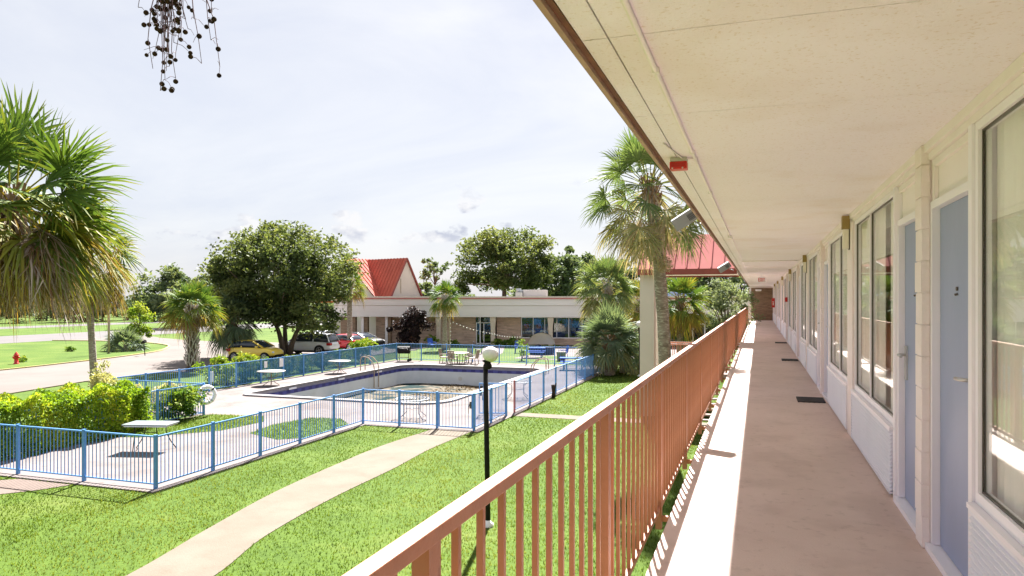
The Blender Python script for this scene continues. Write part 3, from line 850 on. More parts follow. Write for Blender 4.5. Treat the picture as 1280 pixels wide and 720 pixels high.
MB().tube([(-18.0, PY1 - 0.03, -0.72), (-18.0, PY1 + 0.02, -0.72)], 0.14, 16).build('drain_ring', M['grey_metal'], pool)
for y in (30.2, 34.6, 38.8):
    MB().box(PX0 - 0.012, PX0 + 0.012, y - 0.3, y + 0.3, -0.10, -0.01).build('skimmer_slot', M['white'], pool)

def ladder(label, loc, rz):
    t = thing('pool_ladder', label, 'pool ladder', loc, rz, 'grab rail pairs at the pool edge')
    for s in (-0.27, 0.27):
        MB().tube([(-0.75, s, 0.0), (-0.75, s, 0.62), (-0.70, s, 0.80), (-0.55, s, 0.86), (-0.2, s, 0.78), (0.12, s, 0.45), (0.18, s, 0.2), (0.18, s, -1.0)], 0.028, 8).build('grab_rail', M['timber'], t)
    return t
ladder('tan metal grab rails at the far left corner of the pool', (-21.9, 38.3, 0.05), 0)
ladder('tan metal grab rails at the far right end of the pool', (-12.4, 40.4, 0.05), math.pi)

# ================================================================== FENCES
FH = 1.20
def picket_mesh():
    return MB().box(-0.0075, 0.0075, -0.0075, 0.0075, 0.12, FH - 0.035)
proto_post = proto_picket = None
def fence_run(t, pts, bays, individual, screen=None, z=0.03, skip=(), red_post=None):
    """bays between posts along a polyline segment a-b"""
    global proto_post, proto_picket
    a, b = Vector(pts[0]), Vector(pts[1])
    d = (b - a); L = d.length; d.normalize(); ang = math.atan2(d.y, d.x)
    npost = bays + 1
    for i in range(npost):
        p = a + d * (L * i / bays)
        key = 'post'
        if red_post == i:
            mbp = MB().box(-0.03, 0.03, -0.03, 0.03, 0, FH + 0.03)
            o = mbp.build('post', M['pink_roof'], t); o['label'] = 'faded red fence post by the open gate'
            o.location = (p.x - t.location.x, p.y - t.location.y, z); o.rotation_euler.z = ang
            continue
        if ('p', i) in skip: continue
        if proto_post is None:
            o = MB().box(-0.035, 0.035, -0.035, 0.035, 0, FH + 0.03).build('post', M['pool_blue'], t); proto_post = o
        else:
            o = proto_post.copy(); col.objects.link(o); o.parent = t
        o.location = (p.x - t.location.x, p.y - t.location.y, z); o.rotation_euler = (0, 0, ang)
    for i in range(bays):
        if i in skip: continue
        pa = a + d * (L * i / bays + 0.036); pb = a + d * (L * (i + 1) / bays - 0.036)
        l = (pb - pa).length
        loc = (pa.x - t.location.x, pa.y - t.location.y, z)
        mb = MB(); mb.box(0, l, -0.02, 0.02, FH - 0.035, FH)
        n = int(l / 0.112)
        if individual:
            o = MB().box(0, l, -0.014, 0.014, 0.09, 0.12).build('bottom_rail', M['pool_blue'], t, loc); o.rotation_euler.z = ang
        else:
            mb.box(0, l, -0.014, 0.014, 0.09, 0.12)
        if not individual:
            for k in range(1, n):
                x = l * k / n
                mb.box(x - 0.007, x + 0.007, -0.007, 0.007, 0.12, FH - 0.035)
        o = mb.build('top_rail' if individual else 'picket_panel', M['pool_blue'], t, loc); o.rotation_euler.z = ang
        if individual:
            for k in range(1, n):
                x = l * k / n
                if proto_picket is None:
                    q = picket_mesh().build('picket', M['pool_blue'], t); proto_picket = q
                else:
                    q = proto_picket.copy(); col.objects.link(q); q.parent = t
                p = pa + d * x
                q.location = (p.x - t.location.x, p.y - t.location.y, z); q.rotation_euler = (0, 0, ang)
        if screen and i in screen:
            s = MB().box(0, l, 0.018, 0.022, 0.10, FH - 0.04).build('mesh_screen', M['screen'], t, loc); s.rotation_euler.z = ang

m, nt, b = new_mat('teal_mesh_screen')
b.inputs['Base Color'].default_value = (0.03, 0.16, 0.17, 1); b.inputs['Roughness'].default_value = 0.9
tr = N(nt, 'ShaderNodeBsdfTransparent'); mx = N(nt, 'ShaderNodeMixShader'); mx.inputs['Fac'].default_value = 0.45
nt.links.new(tr.outputs[0], mx.inputs[1]); nt.links.new(b.outputs[0], mx.inputs[2]); nt.links.new(mx.outputs[0], nt.nodes['Material Output'].inputs['Surface'])
M['screen'] = m

f1 = thing('pool_fence', 'blue picket fence section across the front grass, left of the nearest corner post', 'fence', (-13.0, 12.9, 0))
fence_run(f1, [(-13.0, 12.9), (-19.5, 12.9)], 3, True, skip=(('p', 0),))
f2 = thing('pool_fence', 'blue picket fence section from the nearest corner post along the curved path', 'fence', (-13.0, 12.9, 0))
fence_run(f2, [(-13.0, 12.9), (-13.0, 22.0)], 5, True)
f3 = thing('pool_fence', 'short blue picket fence section beside the closed gate at the path end', 'fence', (-13.0, 22.0, 0))
fence_run(f3, [(-13.0, 22.0), (-10.18, 22.0)], 2, True, skip=(('p', 0),))
f4 = thing('pool_fence', 'short blue picket fence section behind the near globe lamp, between the two gates', 'fence', (-8.8, 22.0, 0))
fence_run(f4, [(-8.85, 22.0), (-8.85, 25.2)], 2, True)
f5 = thing('pool_fence', 'long blue picket fence section running to the palms along the right of the pool', 'fence', (-8.8, 26.0, 0))
fence_run(f5, [(-8.8, 26.0), (-8.8, 45.7)], 10, False, red_post=0)
f6 = thing('pool_fence', 'blue picket fence section across the far side of the pool before the brick building', 'fence', (-24.3, 45.7, 0))
fence_run(f6, [(-24.3, 45.7), (-8.8, 45.7)], 8, False, skip=(('p', 0), ('p', 8)))
f7 = thing('pool_fence', 'blue picket fence section with teal mesh beside the parked cars', 'fence', (-24.3, 21.6, 0))
fence_run(f7, [(-24.3, 21.75), (-24.3, 45.7)], 13, False, screen=set(range(4, 13)))
f8 = thing('pool_fence', 'blue picket fence section cutting the near left corner by the shrubs', 'fence', (-19.5, 21.6, 0))
fence_run(f8, [(-19.5, 12.9), (-19.5, 21.6)], 4, False, skip=(('p', 0),))
fence_run(f8, [(-19.5, 21.6), (-24.3, 21.6)], 3, False, skip=(('p', 0), ('p', 3)))

def gate(label, loc, rz, w):
    t = thing('pool_gate', label, 'gate', loc, rz)
    mb = MB(); mb.box(0, w, -0.018, 0.018, FH - 0.04, FH); mb.box(0, w, -0.018, 0.018, 0.06, 0.10)
    mb.box(0, 0.035, -0.0175, 0.0175, 0.10, FH - 0.04); mb.box(w - 0.035, w, -0.0175, 0.0175, 0.10, FH - 0.04)
    mb.build('gate_frame', M['pool_blue'], t)
    n = int(w / 0.12); p0 = None
    for k in range(1, n):
        x = 0.035 + (w - 0.07) * k / n
        if p0 is None:
            p0 = MB().box(-0.007, 0.007, -0.007, 0.007, 0.10, FH - 0.04).build('picket', M['pool_blue'], t, (x, 0, 0))
        else:
            q = p0.copy(); col.objects.link(q); q.location = (x, 0, 0)
    mb = MB(); mb.box(w - 0.10, w - 0.036, -0.03, 0.03, 0.72, 0.95); mb.tube([(w - 0.09, -0.03, 0.9), (w - 0.12, -0.06, 0.75), (w - 0.13, -0.05, 0.55)], 0.012, 6)
    mb.build('latch', M['bronze_frame'], t)
gate('closed blue picket gate at the end of the curved path', (-10.12, 22.0, 0.03), 0, 1.22)
gate('blue picket gate standing open behind the globe lamp post', (-8.9, 25.3, 0.03), R(197), 1.0)

# ================================================================== STAIR CANOPY with pinkish roof
can = thing('stair_canopy', 'pinkish red metal gable roof on a white pillar joining the walkway', 'canopy', (-0.72, 26.8, 0))
W_ = 3.46; DEP = 3.2; ZE = 5.30; ZR = 6.78
MB().box(-W_, -W_ + 0.52, 0.12, 0.64, 0.0, ZE - 0.002).build('pillar', M['beige'], can)
MB().box(-W_, -W_ + 0.52, DEP - 0.64, DEP - 0.12, 0.0, ZE - 0.002).build('pillar', M['beige'], can)
MB().box(-W_ + 0.004, 0.0, 0.02, DEP - 0.02, ZE, ZE + 0.10).build('soffit', M['cream'], can)
mb = MB()
for s in (0, 1):
    ya, yb_ = (-0.08, DEP / 2) if s == 0 else (DEP + 0.08, DEP / 2)
    z0 = ZE + 0.10
    vs = [(-W_ - 0.08, ya, z0), (0.0, ya, z0), (0.0, yb_, ZR), (-W_ - 0.08, yb_, ZR)]
    vs += [(x, y, z + 0.05) for x, y, z in vs]
    fs = [(3, 2, 1, 0), (4, 5, 6, 7), (0, 1, 5, 4), (1, 2, 6, 5), (2, 3, 7, 6), (3, 0, 4, 7)]
    if s: fs = [tuple(reversed(q)) for q in fs]
    mb.add(vs, fs)
rf = mb.build('roof', M['pink_roof'], can)
mb = MB(); n = 8
for i in range(n + 1):
    x = -W_ - 0.05 + (W_ + 0.03) * i / n
    mb.bar((x, -0.08, ZE + 0.17), (x, DEP / 2, ZR + 0.07), 0.025, 0.05); mb.bar((x, DEP + 0.08, ZE + 0.17), (x, DEP / 2, ZR + 0.07), 0.025, 0.05)
mb.build('roof_seam', M['pink_roof'], rf)
for ya, yb_ in ((-0.115, -0.083), (DEP + 0.083, DEP + 0.115)):
    MB().box(-W_ - 0.10, -0.001, ya, yb_, ZE - 0.06, ZE + 0.15).build('eave_trim', M['red_trim'], can)
mb = MB()
for x0, x1 in ((-W_ + 0.02, -W_ + 0.06),):
    mb.add([(x0, 0.05, ZE + 0.102), (x0, DEP - 0.05, ZE + 0.102), (x0, DEP / 2, ZR - 0.03), (x1, 0.05, ZE + 0.102), (x1, DEP - 0.05, ZE + 0.102), (x1, DEP / 2, ZR - 0.03)],
           [(0, 2, 1), (3, 4, 5), (0, 1, 4, 3), (1, 2, 5, 4), (2, 0, 3, 5)])
mb.build('gable_panel', M['beige'], can)
# half landing of the stair with its brown railing
ld = thing('stair_landing', 'brown-railed stair landing below the pinkish roof, behind the tall palm', 'stair', (-2.8, 30.4, 0))
MB().box(-0.9, 1.9, -1.4, 0, 1.30, 1.45).build('landing_slab', M['slab_edge'], ld)
mb = MB()
for i in range(9):
    mb.box(0.2, 1.4, -1.4 - 0.28 * (i + 1), -1.4 - 0.28 * i, 1.45 - 0.155 * (i + 1) - 0.06, 1.45 - 0.155 * (i + 1))
mb.build('step', M['slab_edge'], ld)
mb = MB()
for a, b in (((-0.88, -1.38), (-0.88, -0.02)), ((-0.88, -1.38), (0.2, -1.38)), ((-0.88, -0.02), (1.88, -0.02))):
    mb.bar((a[0], a[1], 2.56), (b[0], b[1], 2.56), 0.06, 0.05); mb.bar((a[0], a[1], 1.60), (b[0], b[1], 1.60), 0.03, 0.04)
    l = math.dist(a, b); k = int(l / 0.16)
    for i in range(k + 1):
        x = a[0] + (b[0] - a[0]) * i / k; y = a[1] + (b[1] - a[1]) * i / k
        mb.box(x - 0.012, x + 0.012, y - 0.012, y + 0.012, 1.451, 2.535)
mb.build('railing', M['rail'], ld)
mb = MB()
for x, y in ((-0.8, -1.3), (-0.8, -0.1), (1.8, -0.1), (1.8, -1.3)):
    mb.box(x - 0.06, x + 0.06, y - 0.06, y + 0.06, 0, 1.30)
mb.build('support_post', M['rail'], ld)

# ================================================================== LOW BRICK BUILDING across the pool
BA = (-36.0, 62.3); BANG = R(12.6)
ux, uy = math.cos(BANG), math.sin(BANG)
def lx(px):
    k = (px - 640) / FPX
    ar = BA[0] * C_ + BA[1] * S_; ad = -BA[0] * S_ + BA[1] * C_
    ur = ux * C_ + uy * S_; ud = -ux * S_ + uy * C_
    return (k * ad - ar) / (ur - k * ud)
bd = thing('brick_building', 'low flat-roofed tan brick building with white fascia and red roof edge across the pool', 'building', (BA[0], BA[1], 0), BANG)
X0, X1 = lx(424), lx(946)
ZB, ZT = 2.66, 4.36
MB().box(X0, X1, -1.3, -1.1, ZB, 3.72).build('fascia', M['fascia_white'], bd)
MB().box(X0, X1, -1.34, -1.1, 3.76, ZT).build('fascia', M['fascia_white'], bd)
MB().box(X0, X1, -1.26, -1.1, 3.721, 3.759).build('fascia_groove', M['seam'], bd)
MB().box(X0 - 0.05, X1 + 0.05, -1.42, -1.0, ZT + 0.001, ZT + 0.13).build('roof_edge', mat('faded_red_trim', (0.50, 0.19, 0.17), (0.44, 0.16, 0.15), rough=0.7), bd)
MB().box(X0 - 0.05, X1 + 0.05, -1.45, -1.0, ZT + 0.131, ZT + 0.26).build('roof_cap', M['beige'], bd)
MB().box(X0, X1, -1.095, 14.0, ZB + 0.02, ZB + 0.2).build('soffit', M['cream'], bd)
MB().box(X0 + .1, X1 - .1, -0.99, 14.0, ZT, ZT + 0.12).build('roof', M['path'], bd)
xa = lx(470)
segs = [(xa, lx(594.5)), (lx(621), lx(651)), (lx(745), lx(836))]
mb = MB()
for a, b in segs: mb.box(a, b, 0.0, 0.3, 0, ZB + 0.019)
mb.box(lx(651) + 0.001, lx(745) - 0.001, 0.0, 0.3, 0, 0.62)
mb.box(xa, xa + 0.3, 0.301, 13.0, 0, ZB + 0.019)
mb.build('brick_wall', M['tan_brick'], bd)
MB().box(xa + 0.4, X1, 4.0, 4.1, 0, ZB).build('inner_wall', mat('dim_interior_wall', (0.07, 0.075, 0.08), rough=0.9), bd)  # gloom of the unlit room put into the wall colour
MB().box(xa + 0.4, X1, 0.35, 3.99, 0.015, 0.03).build('inner_floor', M['slab_edge'], bd)
# brown piers of the carport and white columns
M['tan_column'] = mat('tan_painted_column', (0.66, 0.56, 0.45), (0.60, 0.50, 0.40), rough=0.8)
M['dark_room'] = mat('dim_interior', (0.07, 0.075, 0.08), rough=0.9)
def colm(x, w, w2, m, name, y=-0.9):
    mb = MB()
    z1 = ZB - 0.001
    vs = []
    for z, q in ((0, w), (1.7, w), (2.35, w2), (z1, w2)):
        vs += [(x - q, y - q, z), (x + q, y - q, z), (x + q, y + q, z), (x - q, y + q, z)]
    fs = []
    for i in range(3):
        for k in range(4):
            fs.append((i * 4 + k, i * 4 + (k + 1) % 4, i * 4 + 4 + (k + 1) % 4, i * 4 + 4 + k))
    mb.add(vs, fs); return mb.build(name, m, bd)
for px in (618, 689, 551): colm(lx(px), 0.20, 0.27, M['tan_column'], 'column')
for px, w in ((434, .34), (444, .34), (460, .26), (490, .14)):
    MB().box(lx(px) - w, lx(px) + w, -0.95, -0.45, 0, ZB - 0.001).build('pier', M['brown_brick'], bd)
for px in (457, 486.5):
    MB().box(lx(px) - 0.12, lx(px) + 0.12, -0.99, -0.60, 0, ZB - 0.0015).build('column', M['cream'], bd)
# glazed door
d0, d1 = lx(595.5), lx(614)
mb = MB(); dm = (d0 + d1) / 2
for x in (d0, dm, d1): mb.box(x - 0.045, x + 0.045, 0.02, 0.12, 0.03, 2.10)
for z in (0.03, 2.04): mb.box(d0 + 0.046, dm - 0.046, 0.02, 0.12, z, z + 0.09); mb.box(dm + 0.046, d1 - 0.046, 0.02, 0.12, z, z + 0.09)
mb.box(dm + 0.05, dm + 0.10, -0.02, 0.0195, 0.95, 1.25)
dr = mb.build('door', M['white'], bd)
mb = MB(); mb.box(d0 + 0.046, dm - 0.046, 0.06, 0.07, 0.12, 2.04); mb.box(dm + 0.046, d1 - 0.046, 0.06, 0.07, 0.12, 2.04); mb.build('glass', M['dglass'], dr)
mb = MB(); mb.box(d0, d1, 0.06, 0.07, 2.14, ZB); mb.build('transom_glass', M['dglass'], bd)
MB().box(lx(600), lx(601.3), -0.25, -0.15, 0.02, ZB).build('post', M['white'], bd)
# shop windows with red ornaments behind
marks = [651.5, 666, 680.5, 695.5, 710.5, 727, 744]
for a, b in zip(marks, marks[1:]):
    a_, b_ = lx(a), lx(b)
    mb = MB(); mb.box(a_, a_ + 0.07, 0.02, 0.14, 0.622, ZB); mb.box(a_ + 0.071, b_ - 0.001, 0.02, 0.14, 0.622, 0.70); mb.box(a_ + 0.071, b_ - 0.001, 0.02, 0.14, ZB - 0.09, ZB)
    w = mb.build('window', M['white'], bd)
    MB().box(a_ + 0.071, b_ - 0.001, 0.07, 0.08, 0.70, ZB - 0.09).build('glass', M['dglass'], w)
M['bright_red'] = mat('bright_red_paper', (0.85, 0.06, 0.045), rough=0.7)
for px in (658, 673, 702):
    mb = MB(); mb.ball((lx(px), 0.36, 1.78), 0.27, 10, 7); mb.tube([(lx(px), 0.36, 2.0), (lx(px), 0.36, ZB)], 0.01, 4)
    mb.build('hanging_ornament', M['bright_red'], bd)
MB().box(lx(664), lx(722), 1.2, 1.25, 0.7, 1.25).build('counter_front', M['navy'], bd)
# right part seen under the canopy: dark glazing with white posts
r0, r1 = lx(836), X1
MB().box(r0, r1, 0.08, 0.09, 0.3, ZB).build('glass', M['dglass'], bd)
mb = MB()
for px in (837, 848, 866, 881, 897, 915, 932):
    mb.box(lx(px) - 0.06, lx(px) + 0.06, 0.0, 0.14, 0.0, ZB)
mb.box(r0 + 0.07, r1, 0.01, 0.0795, 0.02, 0.299); mb.box(lx(866) + 0.061, lx(881) - 0.061, 0.01, 0.0795, 2.0, 2.08)
mb.build('window_frame', M['white'], bd)
# roof units
mb = MB(); mb.box(lx(648), lx(679), 5.0, 7.2, ZT + 0.12, ZT + 0.95); mb.box(lx(649), lx(678), 4.98, 4.9995, ZT + 0.25, ZT + 0.5); u = mb.build('roof_unit', M['fascia_white'], bd, bevel=0.03)
mb = MB(); mb.box(lx(638), lx(648) - 0.05, 4.6, 6.6, ZT + 0.12, ZT + 0.70); mb.tube([(lx(641), 5.5, ZT + 0.70), (lx(641), 5.5, ZT + 1.1)], 0.25, 10); mb.tube([(lx(645), 5.5, ZT + 0.70), (lx(645), 5.5, ZT + 0.95)], 0.3, 10)
mb.build('roof_unit', M['grey_metal'], bd)
MB().box(lx(838), lx(874), 3.0, 3.15, ZT + 0.121, ZT + 0.72).build('roof_panel', mat('pale_blue_panel', (0.30, 0.42, 0.68), (0.40, 0.50, 0.72), rough=0.5), bd)
MB().tube([(lx(563), -0.9, 0), (lx(563), -0.9, 0.05)], 0.2, 8).build('drain_plate', M['slab_edge'], bd)

# ------------------------------------------------------------------ red gabled building behind
qx, qy = at(458, 84)
hr = (math.cos(R(37)) * C_ + math.sin(R(37)) * S_, math.cos(R(37)) * S_ - math.sin(R(37)) * C_)
gb = thing('gabled_building', 'beige building with steep crossed red metal gables behind the flat roof', 'building', (qx, qy, 0), math.atan2(hr[1], hr[0]))
RZ2 = 9.0; HW = 2.6; ZL = 4.4
def gable_wing(L0, L1, axis, HW):
    """prism from L0 to L1 along axis 'x' or '-y'"""
    def T(l, s, z):
        return (l, s, z) if axis == 'x' else (s, -l, z)
    mb = MB()
    o = 0.06 if axis == 'x' else 0.0
    for s in (-1, 1):
        q = [T(L0, 0, RZ2 - o), T(L1 + 0.15, 0, RZ2 - o), T(L1 + 0.15, s * (HW + 0.2), ZL - 0.35 - o), T(L0, s * (HW + 0.2), ZL - 0.35 - o)]
        q2 = [(x, y, z - 0.1) for x, y, z in q]
        mb.add(q + q2, [(0, 1, 2, 3), (7, 6, 5, 4), (0, 4, 5, 1), (1, 5, 6, 2), (2, 6, 7, 3), (3, 7, 4, 0)])
    r = mb.build('roof', M['red_roof'], gb)
    mb = MB(); n = int((L1 - L0) / 0.5)
    for i in range(n + 1):
        l = L0 + 0.1 + (L1 + 0.0 - L0) * i / n
        for s in (-1, 1):
            mb.bar(T(l, 0, RZ2 - o + 0.02), T(l, s * (HW + 0.2), ZL - 0.35 - o + 0.02), 0.05, 0.09)
    mb.build('roof_seam', M['red_roof'], r)
    mb = MB()
    a = [T(L1 - 0.2, -HW, ZL - 0.25 - o), T(L1 - 0.2, HW, ZL - 0.25 - o), T(L1 - 0.2, 0, RZ2 - 0.2 - o), T(L1, -HW, ZL - 0.25 - o), T(L1, HW, ZL - 0.25 - o), T(L1, 0, RZ2 - 0.2 - o)]
    mb.add(a, [(0, 1, 2), (3, 4, 5), (0, 1, 4, 3), (1, 2, 5, 4), (2, 0, 3, 5)])
    mb.build('gable_wall', M['beige'], gb)
    mb = MB()
    for s in (-1, 1):
        mb.bar(T(L1 + 0.16, 0, RZ2 - 0.05 - o), T(L1 + 0.16, s * (HW + 0.2), ZL - 0.40 - o), 0.08, 0.16)
    mb.build('rake_trim', M['red_trim'], gb)
gable_wing(-1.0, 6.55, 'x', 2.6)
gable_wing(-1.0, 3.1, '-y', 5.5)
MB().box(6.551, 6.60, -0.95, -0.80, 5.0, 6.6).build('vent_slot', M['seam'], gb)
MB().box(-1.0, 6.4, -HW + 0.02, HW - 0.02, 0, ZL - 0.26).build('wall', M['beige'], gb)
MB().box(-HW + 0.02, HW - 0.02, -2.7, -HW + 0.019, 0, ZL - 0.26).build('wall', M['beige'], gb)

# ================================================================== LAMP POSTS, TABLES, SMALL THINGS
def globe_lamp(label, x, y, h, r, lean=(0, 0), off=0.0):
    t = thing('globe_lamp', label, 'street lamp', (x, y, 0), 0, 'black posts with white globes')
    top = (lean[0], lean[1], h)
    MB().lathe([(0.11, 0), (0.11, 0.05), (0.06, 0.09), (0.05, 0.12)], (0, 0, 0), 12).build('base', M['white'], t)
    p = MB(); p.tube([(0, 0, 0.1), (lean[0] * .5, lean[1] * .5, h * .5), top], [0.050, 0.050, 0.048], 12)
    p.build('pole', M['black_metal'], t)
    mb = MB(); mb.lathe([(0.05, 0), (0.085, 0.03), (0.085, 0.07), (0.06, 0.12), (0.10, 0.15), (0.10, 0.17)], (top[0] + off * 0.4, top[1], h - 0.03), 12); mb.build('collar', M['black_metal'], t)
    MB().ball((top[0] + off, top[1], h + 0.1 + r), r, 24, 14, 0.97).build('globe', M['globe'], t)
lx0 = at(610, 13.8)
globe_lamp('nearest black lamp post with white globe, standing in the lawn', lx0[0], lx0[1], 3.04, 0.155, (-0.05, 0.0), 0.10)
p = at(799.5, 40.5); globe_lamp('globe lamp close beside the white pillar and the palms', p[0], p[1], 2.62, 0.20)
p = at(850.5, 52); globe_lamp('far globe lamp seen under the pinkish canopy', p[0], p[1], 2.75, 0.22)

def round_table(label, x, y, top, r=0.62, h=0.72, leg='tan_furniture'):
    t = thing('patio_table', label, 'table', (x, y, 0.031), random.uniform(0, 1), 'round patio tables')
    MB().lathe([(0.001, h - 0.03), (r - 0.02, h - 0.03), (r, h - 0.015), (r - 0.01, h), (0.001, h + 0.004)], (0, 0, 0), 28).build('table_top', M[top], t)
    for k in range(4):
        a = math.pi / 2 * k
        c, s = math.cos(a), math.sin(a)
        MB().tube([(0.36 * c, 0.36 * s, h - 0.035), (0.30 * c, 0.30 * s, h - 0.2), (0.10 * c, 0.10 * s, 0.35), (0.16 * c, 0.16 * s, 0.15), (0.40 * c, 0.40 * s, 0.0)], 0.016, 6).build('leg', M[leg], t)
    MB().lathe([(0.105, 0.34), (0.12, 0.35), (0.105, 0.36)], (0, 0, 0), 12).build('leg_ring', M[leg], t)
round_table('round weathered white table nearest the shallow end of the pool', -23.15, 30.3, 'table_white', 0.70)
round_table('round white pedestal table further along the teal fence, beside the parked cars', -23.2, 36.6, 'table_white', 0.66)
def glass_table(label, x, y):
    t = thing('patio_table', label, 'table', (x, y, 0.031), 0.3, 'round patio tables')
    MB().lathe([(0.001, 0.70), (0.60, 0.70), (0.60, 0.712), (0.001, 0.712)], (0, 0, 0), 28).build('table_top', M['glass'], t)
    MB().lathe([(0.60, 0.69), (0.625, 0.70), (0.60, 0.72), (0.585, 0.70), (0.60, 0.69)], (0, 0, 0), 28).build('table_rim', M['flood'], t)
    for sx in (-1, 1):
        for sy in (-1, 1):
            MB().tube([(sx * 0.42, sy * 0.42, 0.69), (sx * 0.26, sy * 0.26, 0.55), (sx * 0.26, sy * 0.26, 0.2), (sx * 0.44, sy * 0.44, 0)], 0.015, 6).build('leg', M['flood'], t)
    mb = MB(); mb.box(-0.26, 0.26, -0.012, 0.012, 0.35, 0.375); mb.box(-0.012, 0.012, -0.26, -0.013, 0.35, 0.375); mb.box(-0.012, 0.012, 0.013, 0.26, 0.35, 0.375)
    mb.build('cross_brace', M['flood'], t)
glass_table('metal-legged round glass table behind the fence by the near end of the pool', -11.9, 23.6)
glass_table('metal-legged round glass table on the deck by the open gate', -10.0, 30.0)
# folding table near the corner post
t = thing('folding_table', 'grey rectangular folding table on the pale deck near the corner post', 'table', (-16.5, 16.2, 0.031), R(15))
MB().prism([(-0.66, -0.36), (0.66, -0.36), (0.66, 0.36), (-0.66, 0.36)], 0.735, 0.775).build('table_top', M['table_glass'], t, bevel=0.015)
MB().box(-0.62, 0.62, -0.32, 0.32, 0.70, 0.7345).build('apron', M['grey_metal'], t)
for s in (-1, 1):
    MB().tube([(s * 0.32, -0.26, 0.70), (s * 0.34, -0.26, 0.35), (s * 0.36, -0.30, 0)], 0.014, 6).build('leg', M['black_metal'], t)
    MB().tube([(s * 0.30, 0.24, 0.70), (s * 0.32, 0.24, 0.45), (s * 0.45, 0.26, 0.2), (s * 0.60, 0.28, 0.0)], 0.014, 6).build('leg', M['black_metal'], t)
MB().tube([(-0.32, -0.26, 0.45), (-0.2, -0.05, 0.5), (0.2, -0.05, 0.5), (0.32, -0.26, 0.45)], 0.010, 6).build('cross_brace', M['black_metal'], t)

# tan dining set beyond the pool
ts = at(573, 48.3)
t = thing('garden_table', 'round tan garden table at the far side of the pool with chairs around it', 'table', (ts[0], ts[1], 0.031))
MB().lathe([(0.001, 0.70), (0.72, 0.70), (0.74, 0.72), (0.72, 0.74), (0.001, 0.745)], (0, 0, 0), 24).build('table_top', M['tan_furniture'], t)
for k in range(4):
    a = math.pi / 2 * k + 0.6
    MB().tube([(0.5 * math.cos(a), 0.5 * math.sin(a), 0.70), (0.42 * math.cos(a), 0.42 * math.sin(a), 0.0)], 0.03, 6).build('leg', M['tan_furniture'], t)
def armchair(label, x, y, rz, m, group, z=0.031, name='garden_chair'):
    t = thing(name, label, 'chair', (x, y, z), rz, group)
    MB().box(-0.25, 0.25, -0.25, 0.25, 0.38, 0.43).build('seat', M[m], t, bevel=0.012)
    mb = MB(); mt = Matrix.Translation((0, 0.25, 0.43)) @ Matrix.Rotation(R(-12), 4, 'X')
    for i in range(5):
        mb.box(-0.25 + i * 0.105, -0.25 + i * 0.105 + 0.08, 0, 0.025, 0, 0.50, mt)
    mb.box(-0.25, 0.25, -0.002, 0.027, 0.50, 0.55, mt)
    mb.build('backrest', M[m], t)
    for sx in (-1, 1):
        for sy in (-1, 1):
            MB().bar((sx * 0.23, sy * 0.22, 0.38), (sx * 0.26, sy * 0.27, 0.0), 0.04).build('leg', M[m], t)
        mb = MB(); mb.box(sx * 0.24, sx * 0.31, -0.26, 0.27, 0.60, 0.63); mb.bar((sx * 0.275, -0.22, 0.43), (sx * 0.275, -0.24, 0.60), 0.035)
        mb.build('armrest', M[m], t)
    return t
for dx, dy, rz, lab in ((-1.05, 0.1, R(90), 'tan garden chair left of the far round table, nearest the black grill'), (0.25, 1.0, R(-10), 'tan garden chair behind the far round table'),
                        (1.1, -0.05, R(-95), 'tan garden chair right of the far round table'), (0.05, -1.05, R(180), 'tan garden chair on the pool side of the far round table')):
    armchair(lab, ts[0] + dx, ts[1] + dy, rz, 'tan_furniture', 'chairs at the far tan table')

# barrel grill
g = at(505, 50.0)
t = thing('barbecue_grill', 'black lidded barbecue grill on wheels by the far blue fence', 'barbecue', (g[0], g[1], 0.031), R(15))
mb = MB(); prof = [(0.30 * math.cos(R(a)), 0.78 + 0.24 * math.sin(R(a))) for a in range(180, 361, 20)]
vs = [(-0.42, y, z) for y, z in prof] + [(0.42, y, z) for y, z in prof]; n = len(prof)
mb.add(vs, [(i, i + 1, n + i + 1, n + i) for i in range(n - 1)] + [tuple(range(n)), tuple(range(n, 2 * n)), (0, n, 2 * n - 1, n - 1)]); mb.build('fire_bowl', M['black_metal'], t)
prof = [(0.31 * math.cos(R(a)), 0.785 + 0.27 * math.sin(R(a))) for a in range(0, 181, 20)]
mb = MB(); vs = [(-0.43, y, z) for y, z in prof] + [(0.43, y, z) for y, z in prof]; n = len(prof)
mb.add(vs, [(i + 1, i, n + i, n + i + 1) for i in range(n - 1)] + [tuple(reversed(range(n))), tuple(range(n, 2 * n)), (0, n - 1, 2 * n - 1, n)]); lid = mb.build('lid', M['black_metal'], t)
MB().tube([(-0.25, -0.31, 0.92), (-0.25, -0.36, 0.92), (0.25, -0.36, 0.92), (0.25, -0.31, 0.92)], 0.015, 6).build('handle', M['grey_metal'], lid)
MB().box(0.44, 0.85, -0.25, 0.25, 0.76, 0.79).build('side_shelf', M['black_metal'], t)
for sx in (-1, 1):
    for sy in (-1, 1):
        MB().bar((sx * 0.38, sy * 0.24, 0.62), (sx * 0.38, sy * 0.28, 0.0 if sx < 0 else 0.12), 0.035).build('leg', M['black_metal'], t)
    MB().tube([(0.38 - 0.0, sx * 0.29, 0.10), (0.38, sx * 0.34, 0.10)], 0.10, 12).build('wheel', M['tyre'], t)
MB().box(-0.36, 0.36, -0.23, 0.23, 0.28, 0.30).build('shelf', M['black_metal'], t)

